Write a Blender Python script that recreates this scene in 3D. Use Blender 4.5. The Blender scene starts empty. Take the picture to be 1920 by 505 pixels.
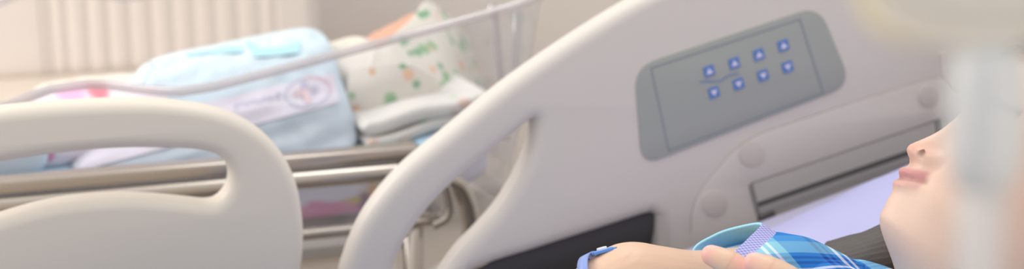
import bpy, bmesh, math, random
import numpy as np
from mathutils import Vector, Matrix
random.seed(4); np.random.seed(4)
SC = bpy.context.scene
COL = SC.collection
PI = math.pi

# ------------------------------------------------------------------ camera
FPX = 2940.0
CAM = np.array([0.0, 0.0, 1.15])
YAW, PITCH = math.radians(20), math.radians(13)
cy_, sy_, cp_, sp_ = math.cos(YAW), math.sin(YAW), math.cos(PITCH), math.sin(PITCH)
R_ = np.array([cy_, -sy_, 0.0])
F_ = np.array([sy_*cp_, cy_*cp_, -sp_])
U_ = np.array([sy_*sp_, cy_*sp_, cp_])

def ray(px, py):
    return (px-960.0)/FPX*R_ + (252.5-py)/FPX*U_ + F_
def P(px, py, d):                 # point at a depth along the view
    return CAM + ray(px, py)*d
def PY(px, py, Y):                # point on the vertical plane y = Y
    v = ray(px, py); return CAM + v*(Y/v[1])
def PZ(px, py, Z):
    v = ray(px, py); return CAM + v*((Z-CAM[2])/v[2])

cam = bpy.data.cameras.new('camera'); co = bpy.data.objects.new('camera', cam); COL.objects.link(co)
M = Matrix(((R_[0], U_[0], -F_[0], CAM[0]), (R_[1], U_[1], -F_[1], CAM[1]), (R_[2], U_[2], -F_[2], CAM[2]), (0, 0, 0, 1)))
co.matrix_world = M
cam.sensor_fit = 'HORIZONTAL'; cam.sensor_width = 36.0; cam.lens = FPX/1920*36
cam.clip_start = 0.02
cam.dof.use_dof = True; cam.dof.focus_distance = 1.30; cam.dof.aperture_fstop = 3.9
SC.camera = co
try:
    SC.view_settings.view_transform = 'Standard'
    SC.view_settings.look = 'None'
except Exception:
    pass

# ------------------------------------------------------------------ materials
def lin(c):
    c = np.asarray(c, float)/255.0
    return np.where(c <= 0.04045, c/12.92, ((c+0.055)/1.055)**2.4)
def rgba(c):
    l = lin(c); return (float(l[0]), float(l[1]), float(l[2]), 1.0)

def mat(name, c, rough=0.5, metal=0.0, spec=0.4, var=0.03, vscale=14.0, bump=0.0, bscale=200.0, sss=0.0, attr=False, coat=0.0, sheen=0.0):
    m = bpy.data.materials.new(name); m.use_nodes = True
    nt = m.node_tree; b = nt.nodes['Principled BSDF']
    b.inputs['Roughness'].default_value = rough; b.inputs['Metallic'].default_value = metal
    b.inputs['Specular IOR Level'].default_value = spec
    if coat: b.inputs['Coat Weight'].default_value = coat
    if sheen: b.inputs['Sheen Weight'].default_value = sheen
    tc = nt.nodes.new('ShaderNodeTexCoord')
    n = nt.nodes.new('ShaderNodeTexNoise'); n.inputs['Scale'].default_value = vscale; n.inputs['Detail'].default_value = 4
    nt.links.new(tc.outputs['Object'], n.inputs['Vector'])
    mr = nt.nodes.new('ShaderNodeMapRange'); mr.inputs['To Min'].default_value = 1-var; mr.inputs['To Max'].default_value = 1+var
    nt.links.new(n.outputs['Fac'], mr.inputs['Value'])
    hs = nt.nodes.new('ShaderNodeHueSaturation')
    nt.links.new(mr.outputs['Result'], hs.inputs['Value'])
    if attr:
        a = nt.nodes.new('ShaderNodeAttribute'); a.attribute_name = 'Col'
        nt.links.new(a.outputs['Color'], hs.inputs['Color'])
    else:
        hs.inputs['Color'].default_value = rgba(c)
    nt.links.new(hs.outputs['Color'], b.inputs['Base Color'])
    if bump:
        n2 = nt.nodes.new('ShaderNodeTexNoise'); n2.inputs['Scale'].default_value = bscale; n2.inputs['Detail'].default_value = 3
        nt.links.new(tc.outputs['Object'], n2.inputs['Vector'])
        bp = nt.nodes.new('ShaderNodeBump'); bp.inputs['Strength'].default_value = bump; bp.inputs['Distance'].default_value = 0.002
        nt.links.new(n2.outputs['Fac'], bp.inputs['Height']); nt.links.new(bp.outputs['Normal'], b.inputs['Normal'])
    if sss:
        b.inputs['Subsurface Weight'].default_value = sss
        b.inputs['Subsurface Radius'].default_value = (1.0, 0.45, 0.3)
        b.inputs['Subsurface Scale'].default_value = 0.006
    return m

def mat_clear(name, tint, alpha, rough=0.15, white=0.0, gloss=0.06):
    """thin clear plastic: transparent + glossy, with some milky diffuse"""
    m = bpy.data.materials.new(name); m.use_nodes = True
    nt = m.node_tree; nt.nodes.remove(nt.nodes['Principled BSDF']); out = nt.nodes['Material Output']
    tr = nt.nodes.new('ShaderNodeBsdfTransparent'); tr.inputs['Color'].default_value = rgba(tint)
    df = nt.nodes.new('ShaderNodeBsdfDiffuse'); df.inputs['Color'].default_value = rgba(tint)
    tl = nt.nodes.new('ShaderNodeBsdfTranslucent'); tl.inputs['Color'].default_value = rgba(tint)
    ad = nt.nodes.new('ShaderNodeMixShader'); ad.inputs['Fac'].default_value = 0.25
    nt.links.new(df.outputs[0], ad.inputs[1]); nt.links.new(tl.outputs[0], ad.inputs[2])
    mx = nt.nodes.new('ShaderNodeMixShader')
    no = nt.nodes.new('ShaderNodeTexNoise'); no.inputs['Scale'].default_value = 9
    mr = nt.nodes.new('ShaderNodeMapRange'); mr.inputs['To Min'].default_value = max(0, alpha-0.02); mr.inputs['To Max'].default_value = min(1, alpha+0.02)
    nt.links.new(no.outputs['Fac'], mr.inputs['Value']); nt.links.new(mr.outputs['Result'], mx.inputs['Fac'])
    nt.links.new(tr.outputs[0], mx.inputs[1]); nt.links.new(ad.outputs[0], mx.inputs[2])
    gl = nt.nodes.new('ShaderNodeBsdfGlossy'); gl.inputs['Roughness'].default_value = rough
    lw = nt.nodes.new('ShaderNodeLayerWeight'); lw.inputs['Blend'].default_value = 0.25
    mr2 = nt.nodes.new('ShaderNodeMapRange'); mr2.inputs['To Min'].default_value = gloss; mr2.inputs['To Max'].default_value = 0.5
    nt.links.new(lw.outputs['Facing'], mr2.inputs['Value'])
    m2 = nt.nodes.new('ShaderNodeMixShader'); nt.links.new(mr2.outputs['Result'], m2.inputs['Fac'])
    nt.links.new(mx.outputs[0], m2.inputs[1]); nt.links.new(gl.outputs[0], m2.inputs[2])
    nt.links.new(m2.outputs[0], out.inputs['Surface'])
    return m

def mat_stripes(name, ru, rv, mode='avg', su=1.0, sv=1.0, rough=0.85, weave=0.15):
    """woven check: colour ramps along u and v of the UV map, averaged"""
    m = bpy.data.materials.new(name); m.use_nodes = True
    nt = m.node_tree; b = nt.nodes['Principled BSDF']; b.inputs['Roughness'].default_value = rough
    b.inputs['Specular IOR Level'].default_value = 0.2
    uv = nt.nodes.new('ShaderNodeUVMap'); sx = nt.nodes.new('ShaderNodeSeparateXYZ'); nt.links.new(uv.outputs[0], sx.inputs[0])
    outs = []
    for k, (ramp, sc) in enumerate(((ru, su), (rv, sv))):
        mu = nt.nodes.new('ShaderNodeMath'); mu.operation = 'MULTIPLY'; mu.inputs[1].default_value = sc
        nt.links.new(sx.outputs[k], mu.inputs[0])
        fr = nt.nodes.new('ShaderNodeMath'); fr.operation = 'FRACT'; nt.links.new(mu.outputs[0], fr.inputs[0])
        cr = nt.nodes.new('ShaderNodeValToRGB'); cr.color_ramp.interpolation = 'CONSTANT'
        el = cr.color_ramp.elements
        while len(el) > 1: el.remove(el[-1])
        el[0].position = ramp[0][0]; el[0].color = rgba(ramp[0][1])
        for pos, c in ramp[1:]:
            e = el.new(pos); e.color = rgba(c)
        nt.links.new(fr.outputs[0], cr.inputs['Fac']); outs.append(cr)
    mx = nt.nodes.new('ShaderNodeMix'); mx.data_type = 'RGBA'; mx.inputs['Factor'].default_value = 0.5
    if mode == 'mul': mx.blend_type = 'MULTIPLY'; mx.inputs['Factor'].default_value = 1.0
    nt.links.new(outs[0].outputs[0], mx.inputs['A']); nt.links.new(outs[1].outputs[0], mx.inputs['B'])
    nt.links.new(mx.outputs['Result'], b.inputs['Base Color'])
    tc = nt.nodes.new('ShaderNodeTexCoord'); n2 = nt.nodes.new('ShaderNodeTexNoise'); n2.inputs['Scale'].default_value = 700
    nt.links.new(tc.outputs['Object'], n2.inputs['Vector'])
    bp = nt.nodes.new('ShaderNodeBump'); bp.inputs['Strength'].default_value = weave; bp.inputs['Distance'].default_value = 0.001
    nt.links.new(n2.outputs['Fac'], bp.inputs['Height']); nt.links.new(bp.outputs['Normal'], b.inputs['Normal'])
    return m

# ------------------------------------------------------------------ object helpers
def link(name, me, material=None, parent=None, smooth=True):
    o = bpy.data.objects.new(name, me); COL.objects.link(o)
    if material is not None:
        for mm in (material if isinstance(material, (list, tuple)) else [material]): me.materials.append(mm)
    if smooth:
        me.polygons.foreach_set('use_smooth', [True]*len(me.polygons))
    if parent is not None:
        o.parent = parent
        o.matrix_parent_inverse = Matrix.Translation(parent.location).inverted()
    return o
def tag(o, label=None, cat=None, group=None, kind=None):
    if label: o['label'] = label
    if cat: o['category'] = cat
    if group: o['group'] = group
    if kind: o['kind'] = kind
    return o
def thing(name, label, cat, loc, group=None):
    o = bpy.data.objects.new(name, None); COL.objects.link(o); o.location = Vector([float(x) for x in loc])
    o.empty_display_size = 0.05
    return tag(o, label, cat, group)
def mesh(verts, faces):
    me = bpy.data.meshes.new('m'); me.from_pydata([tuple(map(float, v)) for v in verts], [], [tuple(f) for f in faces]); me.validate(); me.update()
    return me
def join_vf(parts):
    V, Fc = [], []
    for v, f in parts:
        k = len(V); V += [tuple(p) for p in v]; Fc += [tuple(i+k for i in q) for q in f]
    return V, Fc
def fix_normals(me):
    bm = bmesh.new(); bm.from_mesh(me); bmesh.ops.recalc_face_normals(bm, faces=bm.faces); bm.to_mesh(me); bm.free(); return me

def catmull(pts, n=8, closed=False):
    pts = [np.asarray(p, float) for p in pts]; N = len(pts); out = []
    segs = N if closed else N-1
    for i in range(segs):
        if closed: p0, p1, p2, p3 = pts[(i-1) % N], pts[i], pts[(i+1) % N], pts[(i+2) % N]
        else: p0, p1, p2, p3 = pts[max(i-1, 0)], pts[i], pts[i+1], pts[min(i+2, N-1)]
        for k in range(n):
            t = k/n
            out.append(0.5*((2*p1)+(-p0+p2)*t+(2*p0-5*p1+4*p2-p3)*t*t+(-p0+3*p1-3*p2+p3)*t**3))
    if not closed: out.append(pts[-1])
    return out

def tube_vf(pts, rad, seg=16, closed=False, flat=None, upv=None, cap=True, roundcap=False):
    """sweep a circle (or ellipse: flat = ratio along the second axis) along pts"""
    pts = [np.asarray(p, float) for p in pts]; N = len(pts)
    rad = [rad]*N if np.isscalar(rad) else list(rad)
    if roundcap and not closed:
        t0 = pts[0]-pts[1]; t0 /= np.linalg.norm(t0); t1 = pts[-1]-pts[-2]; t1 /= np.linalg.norm(t1)
        a, ar, b, br = [], [], [], []
        for k in range(1, 6):
            ph = k/5*PI/2*0.98
            a.append(pts[0]+t0*rad[0]*math.sin(ph)); ar.append(rad[0]*math.cos(ph))
            b.append(pts[-1]+t1*rad[-1]*math.sin(ph)); br.append(rad[-1]*math.cos(ph))
        pts = a[::-1]+pts+b; rad = ar[::-1]+rad+br; N = len(pts)
    T = []
    for i in range(N):
        if closed: d = pts[(i+1) % N]-pts[(i-1) % N]
        else: d = pts[min(i+1, N-1)]-pts[max(i-1, 0)]
        T.append(d/(np.linalg.norm(d)+1e-12))
    up = np.array([0, 0, 1.0]) if upv is None else np.asarray(upv, float)
    if abs(np.dot(up, T[0])) > 0.95: up = np.array([0, 1.0, 0])
    n = up-T[0]*np.dot(up, T[0]); n /= np.linalg.norm(n)
    V, Fc = [], []
    for i in range(N):
        n = n-T[i]*np.dot(n, T[i]); n /= np.linalg.norm(n)
        if upv is not None:
            n = np.asarray(upv, float)-T[i]*np.dot(upv, T[i]); n /= np.linalg.norm(n)
        b = np.cross(T[i], n)
        for k in range(seg):
            a = 2*PI*k/seg
            V.append(pts[i]+rad[i]*(math.cos(a)*n*(1 if flat is None else flat)+math.sin(a)*b))
    for i in range(N if closed else N-1):
        j = (i+1) % N
        for k in range(seg):
            l = (k+1) % seg
            Fc.append((i*seg+k, i*seg+l, j*seg+l, j*seg+k))
    if not closed and cap:
        Fc.append(tuple(range(seg))[::-1]); Fc.append(tuple((N-1)*seg+k for k in range(seg)))
    return V, Fc
def tube(name, pts, rad, m, parent=None, **kw):
    return link(name, fix_normals(mesh(*tube_vf(pts, rad, **kw))), m, parent)

def loft_vf(rings, cap=True, closed_ring=True):
    n = len(rings[0]); V = [p for r in rings for p in r]; Fc = []
    for i in range(len(rings)-1):
        for k in range(n if closed_ring else n-1):
            l = (k+1) % n
            Fc.append((i*n+k, i*n+l, (i+1)*n+l, (i+1)*n+k))
    if cap and closed_ring:
        Fc.append(tuple(range(n))[::-1]); Fc.append(tuple((len(rings)-1)*n+k for k in range(n)))
    return V, Fc

def box_vf(lo, hi):
    x0, y0, z0 = lo; x1, y1, z1 = hi
    V = [(x0, y0, z0), (x1, y0, z0), (x1, y1, z0), (x0, y1, z0), (x0, y0, z1), (x1, y0, z1), (x1, y1, z1), (x0, y1, z1)]
    return V, [(0, 3, 2, 1), (4, 5, 6, 7), (0, 1, 5, 4), (1, 2, 6, 5), (2, 3, 7, 6), (3, 0, 4, 7)]
def rbox(name, lo, hi, bev, m, parent=None, seg=3, rot=None, about=None):
    me = mesh(*box_vf(lo, hi)); bm = bmesh.new(); bm.from_mesh(me)
    if bev: bmesh.ops.bevel(bm, geom=bm.edges[:], offset=bev, segments=seg, profile=0.5, affect='EDGES')
    if rot is not None:
        c = Vector(about); bm.transform(Matrix.Translation(c) @ rot @ Matrix.Translation(-c))
    bm.to_mesh(me); bm.free()
    return link(name, me, m, parent)

def round_poly(pts, rs, n=6):
    out = []; N = len(pts); pts = [np.asarray(p, float) for p in pts]
    if np.isscalar(rs): rs = [rs]*N
    for i in range(N):
        p, a, b = pts[i], pts[i-1], pts[(i+1) % N]; r = rs[i]
        if r <= 0: out.append(p); continue
        da, db = a-p, b-p; la, lb = np.linalg.norm(da), np.linalg.norm(db)
        q = min(r, la*0.49, lb*0.49); s, e = p+da/la*q, p+db/lb*q
        for k in range(n+1):
            t = k/n; out.append((1-t)**2*s+2*t*(1-t)*p+t*t*e)
    return out

def plate_mesh(loops2d, y0, y1, bev=0.0, bseg=4):
    """2D outlines (X,Z; first outer, rest holes) extruded between y0..y1 with rounded rims"""
    cu = bpy.data.curves.new('c', 'CURVE'); cu.dimensions = '2D'; cu.fill_mode = 'BOTH'
    for lp in loops2d:
        s = cu.splines.new('POLY'); s.points.add(len(lp)-1)
        for i, p in enumerate(lp): s.points[i].co = (float(p[0]), float(p[1]), 0, 1)
        s.use_cyclic_u = True
    h = abs(y1-y0)/2
    cu.extrude = max(h-bev, 0.0); cu.bevel_depth = bev; cu.bevel_resolution = bseg; cu.offset = -bev
    ob = bpy.data.objects.new('t', cu); COL.objects.link(ob)
    dg = bpy.context.evaluated_depsgraph_get(); dg.update()
    me = bpy.data.meshes.new_from_object(ob.evaluated_get(dg))
    bpy.data.objects.remove(ob); bpy.data.curves.remove(cu)
    bm = bmesh.new(); bm.from_mesh(me)
    ym = (y0+y1)/2
    for v in bm.verts: v.co = Vector((v.co.x, ym+v.co.z, v.co.y))
    bmesh.ops.remove_doubles(bm, verts=bm.verts, dist=1e-5)
    bmesh.ops.recalc_face_normals(bm, faces=bm.faces)
    bm.to_mesh(me); bm.free()
    return me
def px2d(pts, Y):
    return [(lambda q: (q[0], q[2]))(PY(p[0], p[1], Y)) for p in pts]
def shade_auto(o, ang=40):
    me = o.data
    bm = bmesh.new(); bm.from_mesh(me)
    for e in bm.edges:
        if len(e.link_faces) == 2 and e.calc_face_angle(0) > math.radians(ang): e.smooth = False
    bm.to_mesh(me); bm.free()

def patch_vf(grid, n=8):
    """smooth surface through a grid of 3-D control points"""
    rows = [catmull(r, n) for r in grid]
    cols = [catmull([rows[i][j] for i in range(len(rows))], n) for j in range(len(rows[0]))]
    W = len(cols); H = len(cols[0]); V = [cols[j][i] for i in range(H) for j in range(W)]
    Fc = [(i*W+j, i*W+j+1, (i+1)*W+j+1, (i+1)*W+j) for i in range(H-1) for j in range(W-1)]
    return V, Fc, W, H
def solid(me, t, offset=-1.0):
    """give a sheet real thickness"""
    ob = bpy.data.objects.new('t', me); COL.objects.link(ob)
    md = ob.modifiers.new('s', 'SOLIDIFY'); md.thickness = t; md.offset = offset
    dg = bpy.context.evaluated_depsgraph_get(); dg.update()
    me2 = bpy.data.meshes.new_from_object(ob.evaluated_get(dg)); bpy.data.objects.remove(ob)
    return me2
def apply_mods(me, mods):
    ob = bpy.data.objects.new('t', me); COL.objects.link(ob)
    for typ, kw in mods:
        md = ob.modifiers.new('s', typ)
        for k, v in kw.items(): setattr(md, k, v)
    dg = bpy.context.evaluated_depsgraph_get(); dg.update()
    me2 = bpy.data.meshes.new_from_object(ob.evaluated_get(dg)); bpy.data.objects.remove(ob)
    return me2
def coords(me):
    a = np.empty(len(me.vertices)*3); me.vertices.foreach_get('co', a); return a.reshape(-1, 3)
def setcoords(me, a):
    me.vertices.foreach_set('co', np.asarray(a, float).ravel()); me.update()
def paint(me, cols):
    """cols: N x 3 in sRGB 0..255"""
    at = me.color_attributes.new('Col', 'FLOAT_COLOR', 'POINT')
    c = np.ones((len(cols), 4)); c[:, :3] = lin(cols); at.data.foreach_set('color', c.ravel())
def blend(cols, mask, c):
    mask = np.clip(mask, 0, 1)[:, None]; return cols*(1-mask)+np.asarray(c, float)[None]*mask
def sm(x, a, b):
    t = np.clip((x-a)/(b-a), 0, 1); return t*t*(3-2*t)
def ball_mask(v, c, r, soft=0.35):
    d = np.linalg.norm(v-np.asarray(c)[None], axis=1); return 1-sm(d, r*(1-soft), r*(1+soft))

# ------------------------------------------------------------------ palette
m_rail = mat('bed_plastic_cool', (216, 210, 204), 0.42, var=0.008)
m_railw = mat('bed_plastic', (230, 222, 210), 0.42, var=0.008)
m_railD = mat('bed_plastic_grey', (200, 196, 192), 0.5, var=0.01)
m_groove = mat('groove', (146, 143, 142), 0.6)
m_cap = mat('cap_plastic', (211, 203, 196), 0.55)
m_panel = mat('panel_membrane', (166, 170, 166), 0.45, var=0.012)
m_line = mat('panel_print', (140, 148, 160), 0.5)
m_faint = mat('panel_print_blue', (128, 146, 178), 0.5)
m_btn = mat('button_blue', (98, 134, 198), 0.5)
m_arrow = mat('arrow_white', (232, 226, 246), 0.5)
m_track = mat('track', (176, 173, 172), 0.5)
m_dark = mat('dark_metal', (98, 97, 97), 0.6)
m_gap_shade = mat('gap_shade', (84, 83, 85), 0.85)  # dark tone for the painted shade under the head rail
m_chrome = mat('steel', (190, 182, 174), 0.24, metal=0.85, var=0.02)
m_wall = mat('wall_paint', (224, 215, 208), 0.9, var=0.015, vscale=3)
m_floor = mat('floor_vinyl', (190, 182, 174), 0.45, var=0.03, vscale=5)
m_base = mat('skirting', (176, 168, 160), 0.6)
m_sofa = mat('sofa_leather', (226, 216, 207), 0.6, var=0.02, bump=0.1, bscale=120)
m_sofaD = mat('sofa_seat', (212, 200, 186), 0.6, var=0.03)
m_acryl = mat_clear('acrylic', (246, 247, 250), 0.05, 0.08, gloss=0.04)
m_rim = mat_clear('acrylic_rim', (240, 236, 238), 0.36, 0.12, gloss=0.08)
m_pack = mat('pack_film', (0, 0, 0), 0.32, var=0.02, attr=True, bump=0.0)
m_label = mat('sticker', (224, 219, 232), 0.5, var=0.008)
m_ink = mat('label_ink', (196, 194, 216), 0.6)
m_red = mat('label_red', (230, 205, 212), 0.6)
m_redr = mat('label_ring_red', (224, 196, 206), 0.6)
m_ring = mat('label_ring', (198, 199, 219), 0.6)
m_cloth = mat('printed_cotton', (0, 0, 0), 0.9, var=0.02, attr=True, bump=0.12, bscale=600)
m_skin = mat('skin', (0, 0, 0), 0.42, var=0.02, vscale=30, attr=True, bump=0.06, bscale=500, sss=0.12, spec=0.4)
m_hair = mat('hair', (90, 87, 86), 0.7, var=0.12, vscale=90, bump=0.3, bscale=900)
m_sheet = mat('lavender_sheet', (180, 181, 222), 0.9, var=0.02, bump=0.06, bscale=900)
m_matt = mat('mattress_sheet', (182, 180, 206), 0.9, var=0.02)
m_blank = mat('blanket', (92, 106, 140), 0.95, var=0.05, bump=0.2, bscale=500)
m_cyan = mat('cyan_lining', (156, 214, 236), 0.9, var=0.04, bump=0.1, bscale=700)
m_seam = mat('seam', (150, 210, 232), 0.9)
m_band = mat('band_blue', (138, 160, 222), 0.4, var=0.03)
m_snap = mat('snap_blue', (96, 148, 230), 0.35)
m_snapw = mat('snap_white', (226, 230, 244), 0.35)
m_green = mat('band_green', (24, 160, 110), 0.4)
m_bag = mat_clear('bag_film', (252, 247, 240), 0.97, 0.35, gloss=0.02)
m_seamy = mat_clear('bag_seam', (254, 247, 222), 0.9, 0.35, gloss=0.02)
m_drip = mat_clear('drip_plastic', (248, 250, 251), 0.68, 0.3, gloss=0.02)
m_dripc = mat_clear('drip_fluid', (188, 195, 202), 0.60, 0.3, gloss=0.02)
m_tubing = mat_clear('tubing', (246, 246, 247), 0.48, 0.3, gloss=0.02)
m_mattpad = mat('pad_print', (0, 0, 0), 0.8, var=0.02, attr=True)
m_black2 = mat('castor', (70, 70, 72), 0.6)
m_bframe = mat('bed_frame', (190, 188, 186), 0.5)

# ------------------------------------------------------------------ setting
def structure(name, vf, m):
    o = link(name, mesh(*vf), m, smooth=False); o['kind'] = 'structure'; return o
WY = 3.75
structure('floor', box_vf((-3, -1.2, -0.05), (3.4, WY+0.1, 0)), m_floor)
structure('wall_back', box_vf((-3, WY, 0), (3.4, WY+0.1, 2.7)), m_wall)
structure('baseboard_back', box_vf((-3, WY-0.012, 0), (3.4, WY, 0.09)), m_base)

# ------------------------------------------------------------------ sofa
SY = 3.25
sofa = thing('sofa', 'cream channel-tufted leather sofa against the back wall', 'sofa', (-0.3, 3.1, 0))
x_r = PY(606, 60, SY)[0]; x_l = PY(-70, 60, SY)[0]-0.14; zb = PY(100, 142, SY)[2]
ribs = [PY(px, 80, SY)[0] for px in (78, 97, 128, 168, 206, 247, 288, 328, 368, 408, 448, 492, 520)]
def back_cushion(x0, x1, edges, z0, z1, name):
    xs = np.linspace(x0, x1, 260); zs = np.linspace(z0, z1, 40)
    e = np.array(edges)
    V = []
    for z in zs:
        tz = (z-z0)/(z1-z0)
        rnd = 0.05*(max(0, (tz-0.85)/0.15)**2)+0.03*(max(0, (0.1-tz)/0.1)**2)
        for x in xs:
            bul = 0.0
            k = np.searchsorted(e, x)
            if 0 < k < len(e):
                t = (x-e[k-1])/(e[k]-e[k-1]); bul = 0.0075*math.sqrt(max(0, math.sin(PI*t)))
            else:
                bul = 0.010
            tx = min(x-x0, x1-x)
            rx = 0.03*max(0, 1-tx/0.04)**2
            V.append((x, SY-bul+rnd+rx+0.22*(z-z0)*0.35, z))
    W = len(xs); Fc = [(i*W+j, i*W+j+1, (i+1)*W+j+1, (i+1)*W+j) for i in range(len(zs)-1) for j in range(W-1)]
    me = solid(mesh(V, Fc), 0.16, offset=-1.0)
    # the sheet faces -y, thickness goes backwards
    a = coords(me)
    if a[:, 1].min() < SY-0.1: me = solid(mesh(V, Fc), 0.16, offset=1.0)
    return link(name, fix_normals(me), m_sofa, sofa)
back_cushion(x_l+0.0, x_r, ribs, zb-0.02, 0.92, 'back_cushion')
wd = x_r-x_l
back_cushion(x_l-wd-0.004, x_l-0.004, [r-wd-0.004 for r in ribs], zb-0.02, 0.92, 'back_cushion')
rbox('seat_cushion', (x_l-0.002, 2.62, 0.30), (x_r, SY+0.05, zb), 0.045, m_sofaD, sofa, 4)
rbox('seat_cushion', (x_l-wd, 2.62, 0.30), (x_l-0.006, SY+0.05, zb), 0.045, m_sofaD, sofa, 4)
rbox('base', (x_l-wd, 2.66, 0.05), (x_r-0.01, SY+0.3, 0.30), 0.02, m_sofa, sofa)
rbox('back_frame', (x_l-wd, SY+0.19, 0.30), (x_r-0.01, SY+0.34, 0.86), 0.03, m_sofa, sofa)
rbox('armrest', (x_l-wd-0.16, 2.62, 0.05), (x_l-wd-0.004, SY+0.34, 0.64), 0.04, m_sofa, sofa)
for fx in (x_l-wd+0.05, x_r-0.1):
    for fy in (2.72, SY+0.22):
        tube('leg', [(fx, fy, 0), (fx, fy, 0.06)], 0.022, m_dark, sofa)

# ------------------------------------------------------------------ bassinet
bas = thing('bassinet', 'hospital bassinet with clear acrylic tub on a chrome trolley behind the bed rails', 'bassinet', (0.25, 2.02, 0))
BY0, BY1 = 1.80, 2.26
BX0, BX1 = -0.20, PY(942, 120, BY0)[0]
ZT = 0.598
rim_px = [(-330, 236), (-200, 232), (0, 205), (90, 168), (180, 156), (260, 167), (330, 173), (400, 163), (520, 132), (640, 100), (780, 62), (900, 30), (1000, 0)]
rim_x = []; rim_z = []
for p in rim_px:
    q = PY(p[0], p[1], BY0-0.012); rim_x.append(q[0]); rim_z.append(q[2])
def rimz(x): return float(np.interp(x, rim_x, rim_z))
def rr_loop(x0, x1, y0, y1, r, n=8, nx=40, ny=20):
    out = []
    def line(a, b, k): return [tuple(np.array(a)+(np.array(b)-np.array(a))*i/k) for i in range(1, k)]
    def arc(cx, cyy, a0): return [(cx+r*math.cos(a0+PI/2*i/n), cyy+r*math.sin(a0+PI/2*i/n)) for i in range(n+1)]
    out += arc(x0+r, y0+r, PI); out += line((x0+r, y0), (x1-r, y0), nx)
    out += arc(x1-r, y0+r, -PI/2); out += line((x1, y0+r), (x1, y1-r), ny)
    out += arc(x1-r, y1-r, 0); out += line((x1-r, y1), (x0+r, y1), nx)
    out += arc(x0+r, y1-r, PI/2); out += line((x0, y1-r), (x0, y0+r), ny)
    return out
BXB = PY(962, 300, BY0+0.03)[0]
bot = rr_loop(BX0+0.05, BXB, BY0+0.035, BY1-0.035, 0.06); top = rr_loop(BX0-0.012, PY(1030, 0, BY0)[0], BY0-0.012, BY1+0.012, 0.05)
rings = []
for k in range(13):
    t = k/12; ring = []
    for (xb, yb), (xt, yt) in zip(bot, top):
        x = xb+(xt-xb)*t**0.7; y = yb+(yt-yb)*t**0.7
        zt = rimz(xt) + 0.045*min(1, max(0, (yt-BY0)/(BY1-BY0)))
        ring.append((x, y, ZT+(zt-ZT)*t))
    rings.append(ring)
V, Fc = loft_vf(rings, cap=False)
Fc.append(tuple(range(len(bot)))[::-1])
tub = link('tub', fix_normals(mesh(V, Fc)), m_acryl, bas)
rimpts = rings[-1]
tube('tub_rim', rimpts, 0.0065, m_rim, tub, seg=10, closed=True, flat=0.9)
# corner mouldings of the tub
cpt = [P_ for P_ in [PY(924, 8, BY0-0.008), PY(930, 60, BY0), PY(938, 150, BY0+0.01), PY(948, 260, BY0+0.03)]]
tube('corner_rib', cpt, 0.006, m_rim, tub, seg=8)
cpt = [PY(972, 20, BY0+0.02), PY(968, 100, BY0+0.03), PY(966, 240, BY0+0.05)]
tube('corner_rib', cpt, 0.007, m_acryl, tub, seg=8)
# steel trolley
def loop3(x0, x1, y0, y1, z, r): return [(p[0], p[1], z) for p in rr_loop(x0, x1, y0, y1, r, 6, 10, 6)]
RY = 1.765
zr1 = PY(640, 331, RY)[2]; zr2 = PY(650, 434, RY)[2]
xe = PY(792, 310, RY)[0]
tube('rail', loop3(BX0-0.06, xe+0.015, RY, BY1+0.035, zr1, 0.05), 0.0115, m_chrome, bas, seg=14, closed=True)
rbox('ledge', (BX0-0.04, RY-0.004, zr1+0.012), (xe-0.005, RY+0.028, zr1+0.030), 0.004, m_chrome, bas)
tube('rail', loop3(BX0-0.06, PY(838, 408, RY)[0], RY+0.004, BY1+0.03, zr2, 0.045), 0.0075, m_chrome, bas, seg=12, closed=True)
b1 = [PY(845, 341, RY+0.02), PY(862, 352, RY+0.02), PY(875, 378, RY+0.02), PY(882, 410, RY+0.02), PY(884, 445, RY+0.02), PY(884, 520, RY+0.02)]
b0 = [PY(800, 326, RY+0.02)]
tube('push_handle', catmull(b0+b1, 6), 0.0115, m_chrome, bas, seg=14)
b1 = [PY(812, 424, RY), PY(834, 412, RY), PY(843, 396, RY), PY(842, 372, RY), PY(835, 345, RY)]
tube('handle_brace', catmull(b1, 6), 0.006, m_chrome, bas, seg=10)
for lx in (BX0+0.02, PY(776, 470, RY+0.01)[0]):
    for ly in (RY+0.012, BY1+0.02):
        lx = lx-(0.06 if ly > 2 and lx > 0 else 0)
        lg = tube('leg', [(lx, ly, 0.075), (lx, ly, zr1)], 0.0125, m_chrome, bas, seg=14)
        w = [(lx, ly-0.012, 0.04), (lx, ly+0.012, 0.04)]
        tube('castor', w, 0.038, m_black2, lg, seg=20)
rbox('shelf', (BX0-0.03, RY+0.02, 0.18), (BX1+0.02, BY1, 0.20), 0.006, m_chrome, bas)
rbox('tray', (BX0+0.0, RY+0.018, 0.578), (xe, BY1+0.02, 0.592), 0.004, m_railD, bas)

# mattress pad with a printed cover
def soft_box(n, half, p=8.0):
    """cube grid pulled onto a rounded box; returns verts (N,3) in -half..half and faces"""
    V = []; Fc = []; idx = {}
    ls = np.linspace(-1, 1, n+1)
    def vid(a):
        k = tuple(np.round(a, 6))
        if k not in idx: idx[k] = len(V); V.append(a)
        return idx[k]
    for ax in range(3):
        for sg in (-1, 1):
            o1, o2 = [(1, 2), (0, 2), (0, 1)][ax]
            for i in range(n):
                for j in range(n):
                    q = []
                    for (u, v) in ((i, j), (i+1, j), (i+1, j+1), (i, j+1)):
                        a = [0, 0, 0]; a[ax] = sg; a[o1] = ls[u]; a[o2] = ls[v]; q.append(vid(a))
                    Fc.append(tuple(q))
    V = np.array(V, float)
    nrm = (np.abs(V)**p).sum(1)**(1/p)
    return V/nrm[:, None]*np.asarray(half)[None], Fc

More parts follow.
